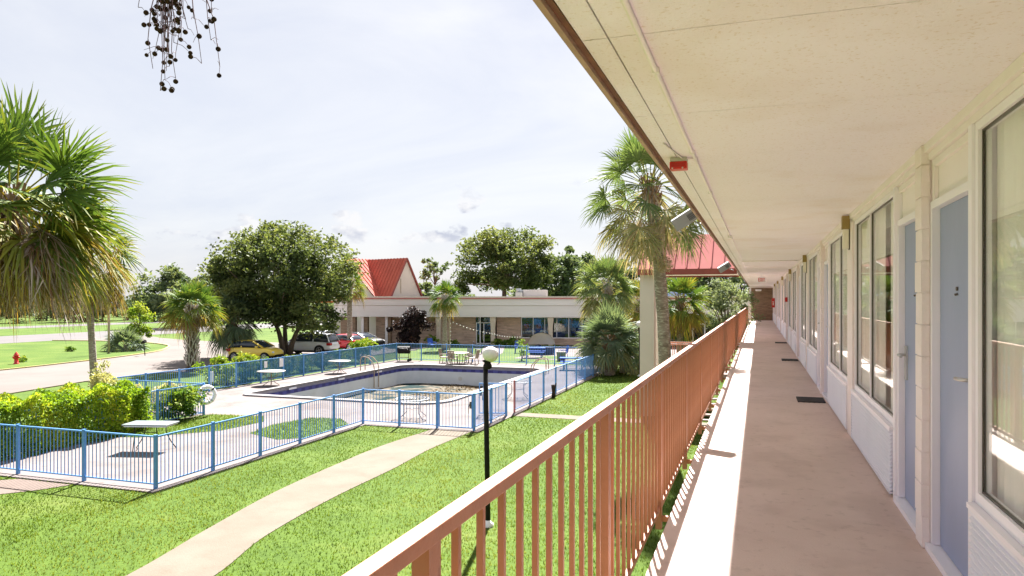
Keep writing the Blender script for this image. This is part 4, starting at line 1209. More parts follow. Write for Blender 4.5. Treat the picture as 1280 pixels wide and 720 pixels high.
# life ring on the inner corner of the fence
t = thing('life_ring', 'white life ring hung on the blue fence end post by the shrubs', 'life ring', (-19.40, 21.62, 0.70), R(-30))
ring_pts = [(0.02, 0.30 * math.cos(a), 0.30 * math.sin(a) + 0.1) for a in [2 * math.pi * i / 24 for i in range(25)]]
MB().tube(ring_pts, 0.075, 10, cap=False).build('ring', M['white'], t)
for k in range(4):
    a = math.pi / 2 * k + 0.75
    pp = [(0.02, 0.30 * math.cos(a + q), 0.30 * math.sin(a + q) + 0.1) for q in (-0.09, 0, 0.09)]
    MB().tube(pp, 0.079, 10).build('band', M['grey_metal'] if k else M['black_metal'], t)

# hydrant
t = thing('fire_hydrant', 'red fire hydrant in the grass of the island across the driveway', 'fire hydrant', (-47.2, 35.0, 0), 0.4)
MB().lathe([(0.17, 0), (0.17, 0.05), (0.12, 0.07), (0.12, 0.52), (0.16, 0.54), (0.16, 0.58), (0.13, 0.62), (0.10, 0.72), (0.03, 0.77), (0.03, 0.82), (0.001, 0.83)], (0, 0, 0), 14).build('barrel', M['red'], t)
for a, b, r in (((-0.10, 0, 0.45), (-0.22, 0, 0.45), 0.06), ((0.10, 0, 0.45), (0.22, 0, 0.45), 0.06), ((0, -0.10, 0.42), (0, -0.24, 0.42), 0.08)):
    MB().tube([a, b], r, 10).build('nozzle', M['red'], t)
# post and little lamp on the island
p = at(136, 57.6)
t = thing('utility_post', 'thin grey metal post standing in the island grass by the spiky palmetto', 'post', (p[0], p[1], 0))
MB().tube([(0, 0, 0), (0.02, 0, 5.2)], 0.085, 10).build('pole', M['slab_edge'], t)
MB().lathe([(0.14, 0.0), (0.14, 0.03), (0.09, 0.06)], (0, 0, 0), 10).build('base', M['black_metal'], t)
p = at(180, 55.5)
t = thing('garden_spotlight', 'small black garden spotlight on a stake by the spiky palmetto', 'spotlight', (p[0], p[1], 0))
MB().tube([(0.10, 0, 0), (0, 0, 0.95)], 0.035, 8).build('stake', M['black_metal'], t)
MB().tube([(-0.20, 0, 0.98), (0.14, 0, 1.12)], [0.11, 0.13], 10).build('lamp_head', M['black_metal'], t)
# dark stump by the fence
mb = MB(); mb.tube([(0, 0, 0), (0.01, 0.01, 0.3), (-0.01, 0, 0.58)], [0.085, 0.075, 0.085], 9); mb.tube([(0.04, 0.05, 0.2), (0.1, 0.1, 0.66)], [0.03, 0.03], 6)
tag(mb.build('stump', mat('dark_wet_bark', (0.045, 0.03, 0.022), (0.03, 0.02, 0.015), rough=0.95, spec=0.05), None, (-8.55, 30.6, 0)), 'short dark stump against the right-hand blue fence', 'stump')
# notices on the teal fence
for px, lab in ((351, 'white paper notice on the teal fence, nearer the tree trunk'), (335, 'smaller white notice on the teal fence, above the round table')):
    y = 32.6 if px == 351 else 31.3
    s = 1.0 if px == 351 else 0.75
    n_ = MB().box(-0.006, 0.006, -0.16 * s, 0.16 * s, -0.22 * s, 0.22 * s).build('notice', M['paper'], None, (-24.255, y, 0.95)); tag(n_, lab, 'notice', 'notices on the teal fence')
# small pale sign in the planting
mb = MB(); mb.box(-0.14, 0.14, -0.02, 0.02, 0.35, 0.85); mb.box(-0.02, 0.02, -0.019, 0.019, 0, 0.35)
tag(mb.build('garden_sign', M['block'], None, (-25.0, 28.2, 0)), 'small pale sign standing among shrubs behind the blue fence', 'sign')

# ------------------------------------------------------------------ patio things in front of the shop windows
p = at(677, 57.0)
t = thing('canopy_daybed', 'round navy daybed with a white half-dome hood in front of the shop windows', 'daybed', (p[0], p[1], 0.02), R(12))
MB().lathe([(0.001, 0.0), (0.95, 0.0), (1.0, 0.1), (1.0, 0.42), (0.95, 0.48), (0.001, 0.50)], (0, 0, 0), 24).build('mattress', M['navy'], t)
vs = []; fs = []
n, m_ = 16, 8
for i in range(m_ + 1):
    e = R(90 * i / m_)
    for k in range(n + 1):
        a = math.pi * k / n
        vs.append((1.08 * math.cos(a), 1.02 * math.sin(a) * math.sin(e) - 0.15, 0.75 + 0.95 * math.sin(a) * math.cos(e)))
for i in range(m_):
    for k in range(n):
        q = i * (n + 1) + k
        fs.append((q, q + 1, q + n + 2, q + n + 1))
mbh = MB(); mbh.add(vs, fs, True); mbh.add([(x * 0.97, y * 0.97 - 0.01, z - 0.02) for x, y, z in vs], [tuple(reversed(q)) for q in fs], True)
mbh.build('hood', M['beige'], t)
mb = MB()
for s in (-1, 1):
    mb.tube([(s * 1.03, -0.1, 0.3), (s * 1.06, -0.15, 0.78)], 0.03, 6)
mb.build('hood_frame', M['navy'], t)
MB().ball((-0.3, 0.55, 0.6), 0.25, 10, 6, 0.5).build('cushion', M['navy'], t)
for px, D, rz, lab in ((648, 58, 0.4, 'blue plastic chair left of the white-hooded daybed'), (704, 52.5, -1.0, 'dark blue plastic chair right of the white-hooded daybed, by the pale bin'),
                       (598, 57, 2.0, 'dark blue chair behind the nearest lamp globe'), (540, 62, 1.0, 'dark blue chair by the brick wall near the string-light post')):
    p = at(px, D); armchair(lab, p[0], p[1], rz, 'blue_plastic' if px != 598 else 'navy', 'blue chairs on the patio', 0.02)
for px, D, lab in ((716, 44.3, 'blue plastic picnic table behind the fence beside the palms'), (668, 53.5, 'dark blue picnic table before the white-hooded daybed')):
    p = at(px, D)
    t = thing('picnic_table', lab, 'picnic table', (p[0], p[1], 0.031), R(12), 'blue picnic tables')
    MB().box(-0.8, 0.8, -0.35, 0.35, 0.68, 0.73).build('table_top', M['blue_plastic'], t, bevel=0.01)
    for s in (-1, 1):
        MB().box(-0.8, 0.8, s * 0.55, s * 0.82, 0.40, 0.44).build('bench', M['blue_plastic'], t, bevel=0.01)
        mb = MB(); mb.bar((s * 0.55, -0.15, 0.68), (s * 0.55, -0.65, 0), 0.06); mb.bar((s * 0.55, 0.15, 0.68), (s * 0.55, 0.65, 0), 0.06); mb.box(s * 0.53, s * 0.57, -0.7, 0.7, 0.34, 0.395)
        mb.build('leg', M['blue_plastic'], t)
p = at(693, 51)
t = thing('planter_tub', 'pale round planter tub standing by the far fence corner', 'planter', (p[0] + 0.5, p[1], 0.02))
MB().lathe([(0.001, 0), (0.28, 0), (0.36, 0.6), (0.38, 0.62), (0.33, 0.62), (0.31, 0.5), (0.001, 0.5)], (0, 0, 0), 14).build('tub', M['table_white'], t)

# string lights from a post to the door
pA = at(562, 60.5); pD = at(612, 64.5); pE = at(650, 63.5)
t = thing('string_light_post', 'thin timber post carrying the string lights beside the palm trunk', 'post', (pA[0], pA[1], 0))
MB().box(-0.06, 0.06, -0.06, 0.06, 0, 2.75).build('pole', M['timber'], t)
MB().tube([(0, 0, 2.6), (0.12, 0, 2.66)], 0.02, 6).build('hook', M['black_metal'], t)
t = thing('string_lights', 'sagging string of white bulbs from the timber post to the shop front', 'string lights', (pA[0], pA[1], 2.6))
wire = []
for (a, za), (b, zb), sag in (((pA, 2.6), (pD, 1.35), 0.15), ((pD, 1.35), (pE, 1.05), 0.12)):
    for i in range(13):
        u = i / 12
        wire.append((a[0] + (b[0] - a[0]) * u - pA[0], a[1] + (b[1] - a[1]) * u - pA[1], za + (zb - za) * u - sag * 4 * u * (1 - u) - 2.6))
MB().tube(wire, 0.008, 4).build('wire', M['black_metal'], t)
b0 = None
for i, q in enumerate(wire):
    if i == 13: continue
    if b0 is None:
        b0 = MB().ball((0, 0, -0.06), 0.055, 8, 6).build('bulb', M['bulb'], t, q)
    else:
        c = b0.copy(); col.objects.link(c); c.location = q
for k in range(6):
    c = b0.copy(); col.objects.link(c); c.location = (0.08, 0, -0.25 - 0.33 * k)

# ================================================================== CARS
def car(name, label, loc, rz, paint, st, roof, wb, wr, w, tail=True):
    """st: side-profile stations (x, z_low, z_top, half width); roof: greenhouse stations (x, z_base, z_top, half width top)"""
    t = thing(name, label, 'car', loc, rz)
    def loft(stn, shape, mname, part, m):
        mb = MB(); vs = []; fs = []
        for s in stn: vs += shape(s)
        k = len(shape(stn[0]))
        for i in range(len(stn) - 1):
            for j in range(k):
                j2 = (j + 1) % k
                fs.append((i * k + j, (i + 1) * k + j, (i + 1) * k + j2, i * k + j2))
        fs.append(tuple(range(k))); fs.append(tuple((len(stn) - 1) * k + j for j in reversed(range(k))))
        mb.add(vs, fs, True)
        return mb.build(part, m, t)
    def body_ring(s):
        x, zl, zt, hw = s
        h = zt - zl
        r = [(-hw * .86, zl), (-hw * .98, zl + h * .18), (-hw, zl + h * .55), (-hw * .95, zl + h * .88), (-hw * .82, zt), (0, zt + 0.02), (hw * .82, zt), (hw * .95, zl + h * .88), (hw, zl + h * .55), (hw * .98, zl + h * .18), (hw * .86, zl)]
        return [(x, y, z) for y, z in r]
    b = loft(st, body_ring, None, 'body', paint)
    md = b.modifiers.new('soft', 'SUBSURF'); md.levels = 1; md.render_levels = 2
    def roof_ring(s):
        x, zb, zt, hw = s
        wb_ = w * 0.90
        return [(x, -wb_, zb), (x, -(wb_ + hw) / 2 - 0.02, (zb + zt) / 2), (x, -hw, zt - 0.03), (x, -hw * .8, zt), (x, 0, zt + 0.02), (x, hw * .8, zt), (x, hw, zt - 0.03), (x, (wb_ + hw) / 2 + 0.02, (zb + zt) / 2), (x, wb_, zb)]
    g = loft(roof, roof_ring, None, 'window_glass', M['carglass'])
    # roof skin and pillars over the glass
    mb = MB(); tops = roof[1:-1]
    vs = []
    for x, zb, zt, hw in tops:
        vs += [(x, -hw - 0.012, zt - 0.05), (x, -hw * .8, zt + 0.012), (x, 0, zt + 0.034), (x, hw * .8, zt + 0.012), (x, hw + 0.012, zt - 0.05)]
    fs = []
    for i in range(len(tops) - 1):
        for j in range(4):
            fs.append((i * 5 + j, i * 5 + j + 1, (i + 1) * 5 + j + 1, (i + 1) * 5 + j))
    mb.add(vs, fs, True)
    for s in (-1, 1):
        seq = [roof[0]] + tops[:1]
        mb.bar((roof[0][0], s * w * .88, roof[0][1]), (tops[0][0], s * (tops[0][3]), tops[0][2] - 0.02), 0.07, 0.05)
        mb.bar((roof[-1][0], s * w * .88, roof[-1][1]), (tops[-1][0], s * (tops[-1][3]), tops[-1][2] - 0.02), 0.14, 0.06)
        xm = (tops[0][0] + tops[-1][0]) / 2 - 0.05
        hwm = (tops[0][3] + tops[-1][3]) / 2
        zb = roof[0][1]; zt = max(q[2] for q in tops)
        mb.bar((xm, s * (w * .90 + 0.004), zb), (xm, s * (hwm + 0.014), zt - 0.05), 0.09, 0.03)
    mb.build('roof', paint, t)
    zlow = min(s[1] for s in st)
    for x in wb:
        for s in (-1, 1):
            arch = MB(); arch.tube([(x, s * (w - 0.16), wr), (x, s * (w + 0.004), wr)], wr * 1.16, 20); arch.build('wheel_arch', M['black_metal'], t)
            wh = MB(); wh.tube([(x, s * (w - 0.15), wr), (x, s * (w + 0.02), wr)], wr, 22); wh = wh.build('wheel', M['tyre'], t)
            rm = MB(); rm.tube([(x, s * (w + 0.0205), wr), (x, s * (w + 0.028), wr)], wr * 0.30, 14)
            for k in range(5):
                a = 2 * math.pi * k / 5
                rm.bar((x, s * (w + 0.026), wr), (x + wr * .62 * math.cos(a), s * (w + 0.026), wr + wr * .62 * math.sin(a)), 0.07, 0.012, up=(0, 1, 0))
            rm.tube([(x + wr * .64 * math.cos(a), s * (w + 0.024), wr + wr * .64 * math.sin(a)) for a in [2 * math.pi * i / 20 for i in range(21)]], 0.02, 5, cap=False)
            rm.build('rim', M['rim'], wh)
    xf, xr = st[-1][0], st[0][0]
    zf = st[-2][2]; zr_ = st[1][2]
    for s in (-1, 1):
        MB().ball((xf - 0.16, s * w * .66, zf - 0.12), 0.13, 10, 8, 0.8).build('headlight', M['lamp_clear'], t)
        MB().box(xr - 0.02, xr + 0.30, s * w * .60, s * (w * .965), zr_ - 0.26, zr_ - 0.06).build('taillight', M['lamp_red'], t, bevel=0.02)
        MB().box(roof[-1][0] - 0.45, roof[-1][0] - 0.30, s * (w + 0.0), s * (w + 0.17), roof[-1][1] - 0.02, roof[-1][1] + 0.12).build('mirror', paint, t, bevel=0.03)
    for x in (-0.2, 0.55):
        for s in (-1, 1):
            pass
    MB().box(xr - 0.012, xr + 0.05, -0.26, 0.26, zr_ - 0.32, zr_ - 0.2).build('licence_plate', M['paper'], t)
    MB().box(xf - 0.07, xf + 0.012, -w * .55, w * .55, zlow + 0.12, zlow + 0.24).build('grille', M['black_metal'], t)
    MB().box(xr + 0.15, xf - 0.15, -w * .80, w * .80, zlow - 0.06, zlow + 0.1).build('underbody', M['black_metal'], t)
    return t
HD = math.atan2(S_, C_)         # heading of the image's rightward direction
# hatchback, nose to the right
st = [(-1.82, .42, .78, .70), (-1.74, .30, .92, .80), (-1.2, .24, .97, .84), (-.3, .22, .98, .85), (.55, .22, .98, .85), (1.0, .24, .95, .83), (1.5, .28, .86, .78), (1.78, .36, .74, .68), (1.86, .42, .62, .58)]
roof = [(-1.72, .93, 1.0, .62), (-1.45, .95, 1.36, .62), (-.6, .96, 1.43, .65), (.2, .96, 1.40, .64), (1.02, .96, 1.0, .62)]
p = at(320, 51.2)
car('parked_car', 'small yellow hatchback parked nose to the right behind the teal fence', (p[0], p[1], 0.01), HD + R(-14), M['yellow_paint'], st, roof, (-1.2, 1.2), .30, .85)
# SUV, tail to the right
st = [(-2.32, .50, .86, .80), (-2.24, .36, 1.02, .90), (-1.5, .28, 1.08, .94), (-.3, .26, 1.08, .95), (.8, .26, 1.08, .95), (1.3, .28, 1.06, .93), (1.9, .32, .98, .88), (2.24, .40, .86, .78), (2.34, .48, .72, .66)]
roof = [(-2.22, 1.03, 1.12, .70), (-1.95, 1.05, 1.58, .70), (-.8, 1.06, 1.70, .72), (.35, 1.06, 1.66, .71), (1.25, 1.07, 1.12, .68)]
p = at(386, 57.0)
car('parked_suv', 'white sport utility car with red tail lamps parked behind the tree trunks', (p[0], p[1], 0.01), HD + R(180 - 14), M['silver_paint'], st, roof, (-1.42, 1.42), .37, .95)
st2 = [(x, zl * .9, zt * .9, hw * .96) for x, zl, zt, hw in st]
roof2 = [(-1.6, .95, 1.0, .60), (-1.1, .96, 1.30, .60), (-.5, .97, 1.38, .62), (.3, .97, 1.36, .62), (1.2, .97, 1.02, .62)]
p = at(431, 61.0)
car('parked_car', 'red car parked between the white sport utility and the black car', (p[0], p[1], 0.01), HD + R(180 - 30), M['red_paint'], st2, roof2, (-1.36, 1.36), .33, .91)
p = at(455, 64.0)
car('parked_car', 'black car half hidden by the lime shrub near the brick piers', (p[0] - 0.4, p[1], 0.01), HD + R(-30), M['black_paint'], st2, roof2, (-1.36, 1.36), .33, .91)
p = at(402, 68.0)
car('parked_car', 'white car parked behind the sport utility, roof just showing', (p[0], p[1] , 0.01), HD + R(180 - 25), M['silver_paint'], st2, roof2, (-1.36, 1.36), .33, .91)

# ================================================================== VEGETATION
def nrm(v):
    return v / np.maximum(1e-9, np.linalg.norm(v, axis=-1, keepdims=True))
ZUP = np.array([0, 0, 1.0])

def frond(rng, base, az, el, Lp, Rl, n, droop, tint, spread=2.0, roll=0.5, fold=0.3, wide=1.0):
    T0 = np.array([math.cos(el) * math.cos(az), math.cos(el) * math.sin(az), math.sin(el)])
    sag = Lp * 0.22 * max(0.15, math.cos(el)) * (0.6 + droop)
    ts = np.linspace(0, 1, 5)[:, None]
    pp = base + T0 * Lp * ts - ZUP * sag * ts ** 2
    T = nrm(T0 * Lp - 2 * sag * ZUP)
    S = np.cross(T, ZUP)
    if np.linalg.norm(S) < 0.05: S = np.array([math.sin(az), -math.cos(az), 0])
    S = nrm(S); U = np.cross(S, T)
    r = rng.uniform(-roll, roll); S, U = S * math.cos(r) + U * math.sin(r), U * math.cos(r) - S * math.sin(r)
    quads = []; tt = []
    w0 = 0.016
    for k in range(4):
        for w in (S * w0, U * w0):
            quads.append(np.stack([pp[k] - w, pp[k] + w, pp[k + 1] + w * .8, pp[k + 1] - w * .8])); tt.append([min(1, tint + .25)] * 4)
    phi = np.linspace(-spread, spread, n) + rng.uniform(-.04, .04, n) * (1 + 2 * tint)
    d = np.cos(phi)[:, None] * T + np.sin(phi)[:, None] * S + U * (fold * np.abs(np.sin(phi)))[:, None]
    d = nrm(d)
    l = Rl * (0.70 + 0.30 * np.cos(phi * 0.75)) * rng.uniform(0.86, 1.08, n)
    us = np.array([0.0, 0.42, 0.74, 1.0])
    dr = droop * rng.uniform(0.6, 1.5, n)
    P = pp[-1] + d[:, None, :] * (l[:, None] * us)[:, :, None]
    P[:, :, 2] -= (dr * l)[:, None] * us ** 2.8
    P = P + rng.normal(0, 0.012 + 0.05 * tint * tint, P.shape) * us[None, :, None]
    W = nrm(np.cross(d, U)); beta = np.where(np.arange(n) % 2 == 0, 0.35, -0.35) + rng.uniform(-.2, .2, n)
    W = W * np.cos(beta)[:, None] + U * np.sin(beta)[:, None]
    wm = Rl * (2 * spread / n) * 0.42 * 0.56 * wide
    hw = np.array([0.10, 1.0, 0.60, 0.05]) * wm
    A = P + W[:, None, :] * hw[None, :, None]; B = P - W[:, None, :] * hw[None, :, None]
    Q = np.stack([A[:, :-1], B[:, :-1], B[:, 1:], A[:, 1:]], 2).reshape(-1, 4, 3)
    tl = np.clip(tint + rng.normal(0, 0.045 + 0.06 * tint, n), 0, 1)
    tv = np.clip(tl[:, None] + np.array([0.0, 0.0, 0.05, 0.16])[None, :], 0, 1)
    tq = np.stack([tv[:, :-1], tv[:, :-1], tv[:, 1:], tv[:, 1:]], 2).reshape(-1, 4)
    return np.concatenate([np.array(quads), Q]), np.concatenate([np.array(tt), tq])

def palm(label, x, y, h, seed, n=42, R_=1.0, Lp=0.9, leaflets=34, lean=(0, 0), tr=0.17, boots=0.0, skirt=14, mkey='palm', group=None, tint=(0.02, 0.30),
         old=(0.35, 0.75), emin=-50, emax=88, name='fan_palm', trunk_mat='palm_trunk', z0=0.0, curve=0.0, boot_mat='boot', skirt_tint=(0.72, 1.0), fruit=0, droop=0.30, wide=1.0, azs=None, sk=1.0, pg=0.35, upw=0.85, old_at=0.45, skel=(-82, -48)):
    rng = np.random.RandomState(seed)
    t = thing(name, label, 'palm tree', (x, y, z0), 0, group)
    top = np.array([lean[0], lean[1], h])
    pts = []; rad = []
    for i in range(11):
        u = i / 10
        b = math.sin(u * math.pi) * curve
        pts.append((lean[0] * u ** 1.5 + b, lean[1] * u ** 1.5, h * u))
        rad.append(tr * (1.25 - 0.35 * min(1, u * 4)) * (1 - 0.12 * u) * (1 + 0.05 * math.sin(i * 2.3)))
    MB().tube(pts, rad, 14).build('trunk', M[trunk_mat], t)
    if boots > 0:
        mb = MB(); k = 0; z = h * (1 - boots)
        while z < h - 0.03:
            u = z / h
            cx = lean[0] * u ** 1.5 + math.sin(u * math.pi) * curve; cy = lean[1] * u ** 1.5
            a = k * 2.4 + rng.uniform(-.1, .1); c, s = math.cos(a), math.sin(a)
            rr = tr * 0.92; ln = tr * rng.uniform(1.1, 1.7)
            for sg in (-1, 1):     # split leaf base: two prongs leaving the trunk
                a2 = a + sg * 0.42
                mb.bar((cx + rr * math.cos(a2), cy + rr * math.sin(a2), z), (cx + (rr + ln * .45) * math.cos(a + sg * .16), cy + (rr + ln * .45) * math.sin(a + sg * .16), z + ln), tr * 0.20, tr * 0.12, up=(c, s, 0.2))
            k += 1; z += tr * 0.16
        mb.build('leaf_boots', M[boot_mat], t)
    V = []; Tn = []
    for i in range(n):
        u = (i + 0.5) / n
        el = R(emax + (emin - emax) * u ** upw + rng.uniform(-8, 8))
        az = i * 2.39996 + rng.uniform(-.25, .25)
        if azs is not None: az = rng.uniform(*azs)
        old_f = max(0, (u - old_at) / (1 - old_at))
        tn = rng.uniform(*tint) * (1 - old_f) + rng.uniform(*old) * old_f
        b = top + np.array([math.cos(az), math.sin(az), 0]) * tr * 0.6 - ZUP * (0.35 * u)
        v, q = frond(rng, b, az, el, Lp * rng.uniform(.8, 1.15) * (0.8 + pg * u), R_ * rng.uniform(.85, 1.1), leaflets, droop * (0.25 + 2.0 * u ** 1.4) * rng.uniform(.7, 1.3), tn, fold=rng.uniform(0.0, 0.35), roll=0.9, wide=wide)
        V.append(v); Tn.append(q)
    quads_np('crown', np.concatenate(V), M[mkey], t, np.concatenate(Tn))
    if skirt:
        V = []; Tn = []
        for i in range(skirt):
            az = i * 2.39996 + rng.uniform(-.3, .3); el = R(rng.uniform(*skel))
            if azs is not None: az = rng.uniform(*azs)
            b = top + np.array([math.cos(az), math.sin(az), 0]) * tr * 0.8 - ZUP * rng.uniform(0.25, 0.6)
            v, q = frond(rng, b, az, el, Lp * rng.uniform(.6, .95) * sk, R_ * rng.uniform(.75, 1.0) * (0.4 + 0.6 * sk), max(14, leaflets - 8), rng.uniform(.3, .7), rng.uniform(*skirt_tint), spread=1.1, fold=0.05, wide=0.8 * wide)
            V.append(v); Tn.append(q)
        quads_np('dead_fronds', np.concatenate(V), M['palm_grey' if mkey == 'palm_grey' else 'palm'], t, np.concatenate(Tn))
    return t, top, rng

def leaves_np(rng, C, L, W, tint, flat=0.0):
    """diamond leaves at centres C"""
    n = len(C)
    a = nrm(rng.normal(0, 1, (n, 3)) * np.array([1, 1, 1 - flat]))
    b = nrm(np.cross(a, rng.normal(0, 1, (n, 3))))
    L = (L * rng.uniform(.6, 1.3, n))[:, None]; W = (W * rng.uniform(.6, 1.3, n))[:, None]
    V = np.stack([C - a * L, C + b * W, C + a * L, C - b * W], 1)
    return V

def clump_cloud(rng, ctr, rad, nclump, nleaf, crad, shell=0.55, low_cut=-0.75, lump=0.2):
    d = nrm(rng.normal(0, 1, (nclump, 3)))
    d[:, 2] = np.where(d[:, 2] < low_cut, -d[:, 2], d[:, 2])
    r = rng.uniform(shell, 1.0, nclump) ** 0.8 * (1 + rng.normal(0, lump, nclump) * 0.6)
    cc = np.array(ctr) + d * r[:, None] * np.array(rad)
    k = rng.randint(0, nclump, nleaf)
    cr = crad * rng.uniform(0.55, 1.35, nclump)
    off = rng.normal(0, 1, (nleaf, 3)); off = nrm(off) * (rng.uniform(0, 1, (nleaf, 1)) ** 0.6) * cr[k][:, None]
    off[:, 2] *= 0.7
    ct = rng.uniform(0.05, 0.75, nclump)
    tint = np.clip(ct[k] + rng.normal(0, 0.16, nleaf), 0, 1)
    return cc, cc[k] + off, tint

def tree(label, x, y, cz, rad, seed, nclump=60, nleaf=9000, leaf=0.16, crad=1.1, mkey='oak', stems=1, trunk_r=0.25, group=None, name='broadleaf_tree', fork=0.45, low_cut=-0.6, shell=0.5, cat='tree', twigs=0, offx=(0, 0), lump=0.2, limbs=16):
    rng = np.random.RandomState(seed)
    t = thing(name, label, cat, (x, y, 0), 0, group)
    ctr = (offx[0], offx[1], cz)
    cc, C, tint = clump_cloud(rng, ctr, rad, nclump, nleaf, crad, shell, low_cut, lump)
    mb = MB(); zf = max(0.3, (cz - rad[2]) + fork * rad[2])
    tips = []
    for s in range(stems):
        a = 6.283 * s / max(1, stems) + rng.uniform(0, .8)
        q = trunk_r * (0.0 if stems == 1 else 1.3)
        e = np.array([math.cos(a), math.sin(a), 0]) * (rad[0] * 0.22 if stems > 1 else 0.05)
        p0 = np.array([math.cos(a) * q, math.sin(a) * q, -0.05])
        tip = np.array([offx[0] * .6, offx[1] * .6, zf]) + e
        mb.tube([p0, p0 * .7 + e * .25 + ZUP * zf * .4, p0 * .3 + e * .6 + ZUP * zf * .72, tip], [trunk_r * 1.25, trunk_r, trunk_r * .85, trunk_r * .7], 9)
        tips.append(tip)
    order = rng.permutation(nclump)[:limbs]
    for k in order:
        tip = tips[int(np.argmin([np.linalg.norm(cc[k][:2] - q[:2]) for q in tips]))]
        m1 = tip * .55 + cc[k] * .45 + np.array([0, 0, rad[2] * .06]); m1[:2] += rng.normal(0, .12 * rad[0] * .3, 2)
        mb.tube([tip - ZUP * .1, m1, cc[k]], [trunk_r * .55, trunk_r * .3, trunk_r * .08], 6)
    mb.build('trunk', M['bark'], t)
    if twigs:
        d = nrm(rng.normal(0, 1, (twigs, 3))); d[:, 2] = np.abs(d[:, 2]) * 0.8 + .1
        p = np.array(ctr) + d * np.array(rad) * rng.uniform(0.9, 1.02, (twigs, 1))
        dirs = nrm(d * np.array([1, 1, 1.3])); m = 14
        u = rng.uniform(0, 1, (twigs, m, 1))
        Ct = (p[:, None, :] + dirs[:, None, :] * u * crad * 1.0 + rng.normal(0, .07, (twigs, m, 3))).reshape(-1, 3)
        C = np.concatenate([C, Ct]); tint = np.concatenate([tint, rng.uniform(.2, .8, len(Ct))])
    V = leaves_np(rng, C, leaf, leaf * 0.55, tint, 0.3)
    quads_np('crown', V, M[mkey], t, tint)
    return t

def shrub(label, x, y, rx, ry, h, seed, mkey='shrub', nleaf=1800, leaf=0.06, crad=0.3, nclump=26, group=None, name='shrub', base=0.0, cat='shrub', stems=5, tlo=0.0):
    rng = np.random.RandomState(seed)
    t = thing(name, label, cat, (x, y, base), 0, group)
    cc, C, tint = clump_cloud(rng, (0, 0, h * .5), (rx, ry, h * .5), nclump, nleaf, crad, 0.3, -0.95, 0.25)
    C[:, 2] = np.maximum(C[:, 2], 0.03)
    quads_np('foliage', leaves_np(rng, C, leaf, leaf * .5, tint), M[mkey], t, np.clip(tint + tlo, 0, 1))
    mb = MB()
    for k in range(stems):
        q = cc[k % nclump]
        mb.tube([(rng.uniform(-.08, .08), rng.uniform(-.08, .08), 0), (q[0] * .5, q[1] * .5, q[2] * .55), tuple(q)], [0.025, 0.018, 0.008], 5)
    mb.build('stem', M['bark'], t)
    return t

# --- palms
# near palm at the left edge
p = at(-62, 11.0); q = at(12, 11.0)
palm('large nearest fan palm with shaggy dead fronds at the left edge', p[0], p[1], 5.95, 11, n=58, upw=0.60, old_at=0.16, pg=-0.30, R_=0.98, Lp=1.05, leaflets=38, lean=(q[0] - p[0], q[1] - p[1]), tr=0.19, boots=0.12, skirt=70, skirt_tint=(0.55, 1.0), sk=0.62, skel=(-80, -18),
     emin=-42, boot_mat='boot_brown', tint=(0.0, 0.28), old=(0.36, 0.86), droop=0.26)
# palm with the leaning trunk behind the hedge
p = at(119, 26); q = at(105, 26)
palm('leaning grey-trunked fan palm with yellowing drooping crown behind the hedge', p[0], p[1], zat(300, 25), 12, n=54, R_=0.95, Lp=1.15, leaflets=32, lean=(q[0] - p[0], q[1] - p[1]), tr=0.14, boots=0.08, skirt=22,
     emin=-66, tint=(0.10, 0.40), old=(0.42, 0.80), droop=0.36)
p = at(240, 43.5)
palm('short fan palm with white crosshatched trunk and golden dead fronds before the driveway', p[0], p[1], zat(381, 43.5), 13, n=46, R_=1.0, Lp=1.05, leaflets=28, tr=0.30, boots=0.97, trunk_mat='bark', sk=0.55, pg=0.1, skirt=14, emin=-28, tint=(0.0, 0.32), old=(0.3, 0.66), skirt_tint=(0.62, 0.86))
p = at(291, 52)
palm('dark blue-green fan palm partly behind the crosshatched palm, left of the yellow car', p[0], p[1], zat(394, 52), 14, n=40, R_=1.15, Lp=1.05, leaflets=26, tr=0.27, boots=0.95, trunk_mat='bark', skirt=6, emin=-62, mkey='palm_blue', tint=(0.0, 0.25), old=(0.1, 0.55), boot_mat='boot_brown')
p = at(831, 20.2)
palm('tallest fan palm with curved lichen-spotted trunk beside the pinkish canopy', p[0], p[1], zat(226, 20.2), 15, n=58, R_=0.80, Lp=1.10, leaflets=34, mkey='palm_grey', lean=(-0.42, -0.05), tr=0.20, boots=0.10, skirt=22, emin=-58, tint=(0.02, 0.30), old=(0.20, 0.85),
     skirt_tint=(0.66, 1.0), curve=0.10, boot_mat='boot_brown', droop=0.22)
tp = bpy.data.objects['fan_palm.004']
rng = np.random.RandomState(151)
for dx, dy, dz, rr in ((-0.75, -0.45, 5.95, .30), (-0.25, -0.65, 5.6, .24), (0.05, -0.5, 5.3, .26)):
    d = nrm(rng.normal(0, 1, (700, 3))) * (rng.uniform(0, 1, (700, 1)) ** .5) * np.array([rr, rr, rr * .9])
    Cq = d + np.array([dx, dy, dz]); tq = rng.uniform(.66, 1.0, 700)
    quads_np('flower_stalk', leaves_np(rng, Cq, .05, .010, tq), M['palm_grey'], tp, tq)
p = at(768, 46)
palm('fan palm with bushy yellow-tipped crown standing behind the blue-green palm', p[0], p[1], zat(354, 46), 16, n=60, R_=1.05, Lp=1.2, leaflets=26, mkey='palm_grey', tr=0.2, boots=0.2, skirt=22, emin=-60, tint=(0.10, 0.35), old=(0.4, 0.62), skirt_tint=(0.45, 0.75), lean=(-0.5, 0))
p = at(762, 41.2)
palm('squat blue-green fan palm on the lawn at the fence end', p[0], p[1], 2.25, 17, n=64, R_=1.15, Lp=1.15, leaflets=30, tr=0.26, boots=0.98, sk=0.5, pg=0.0, droop=0.16, skirt=8, emin=-42, mkey='palm_blue', tint=(0.0, 0.3), old=(0.05, 0.7), boot_mat='boot_brown', skirt_tint=(0.5, 0.7))
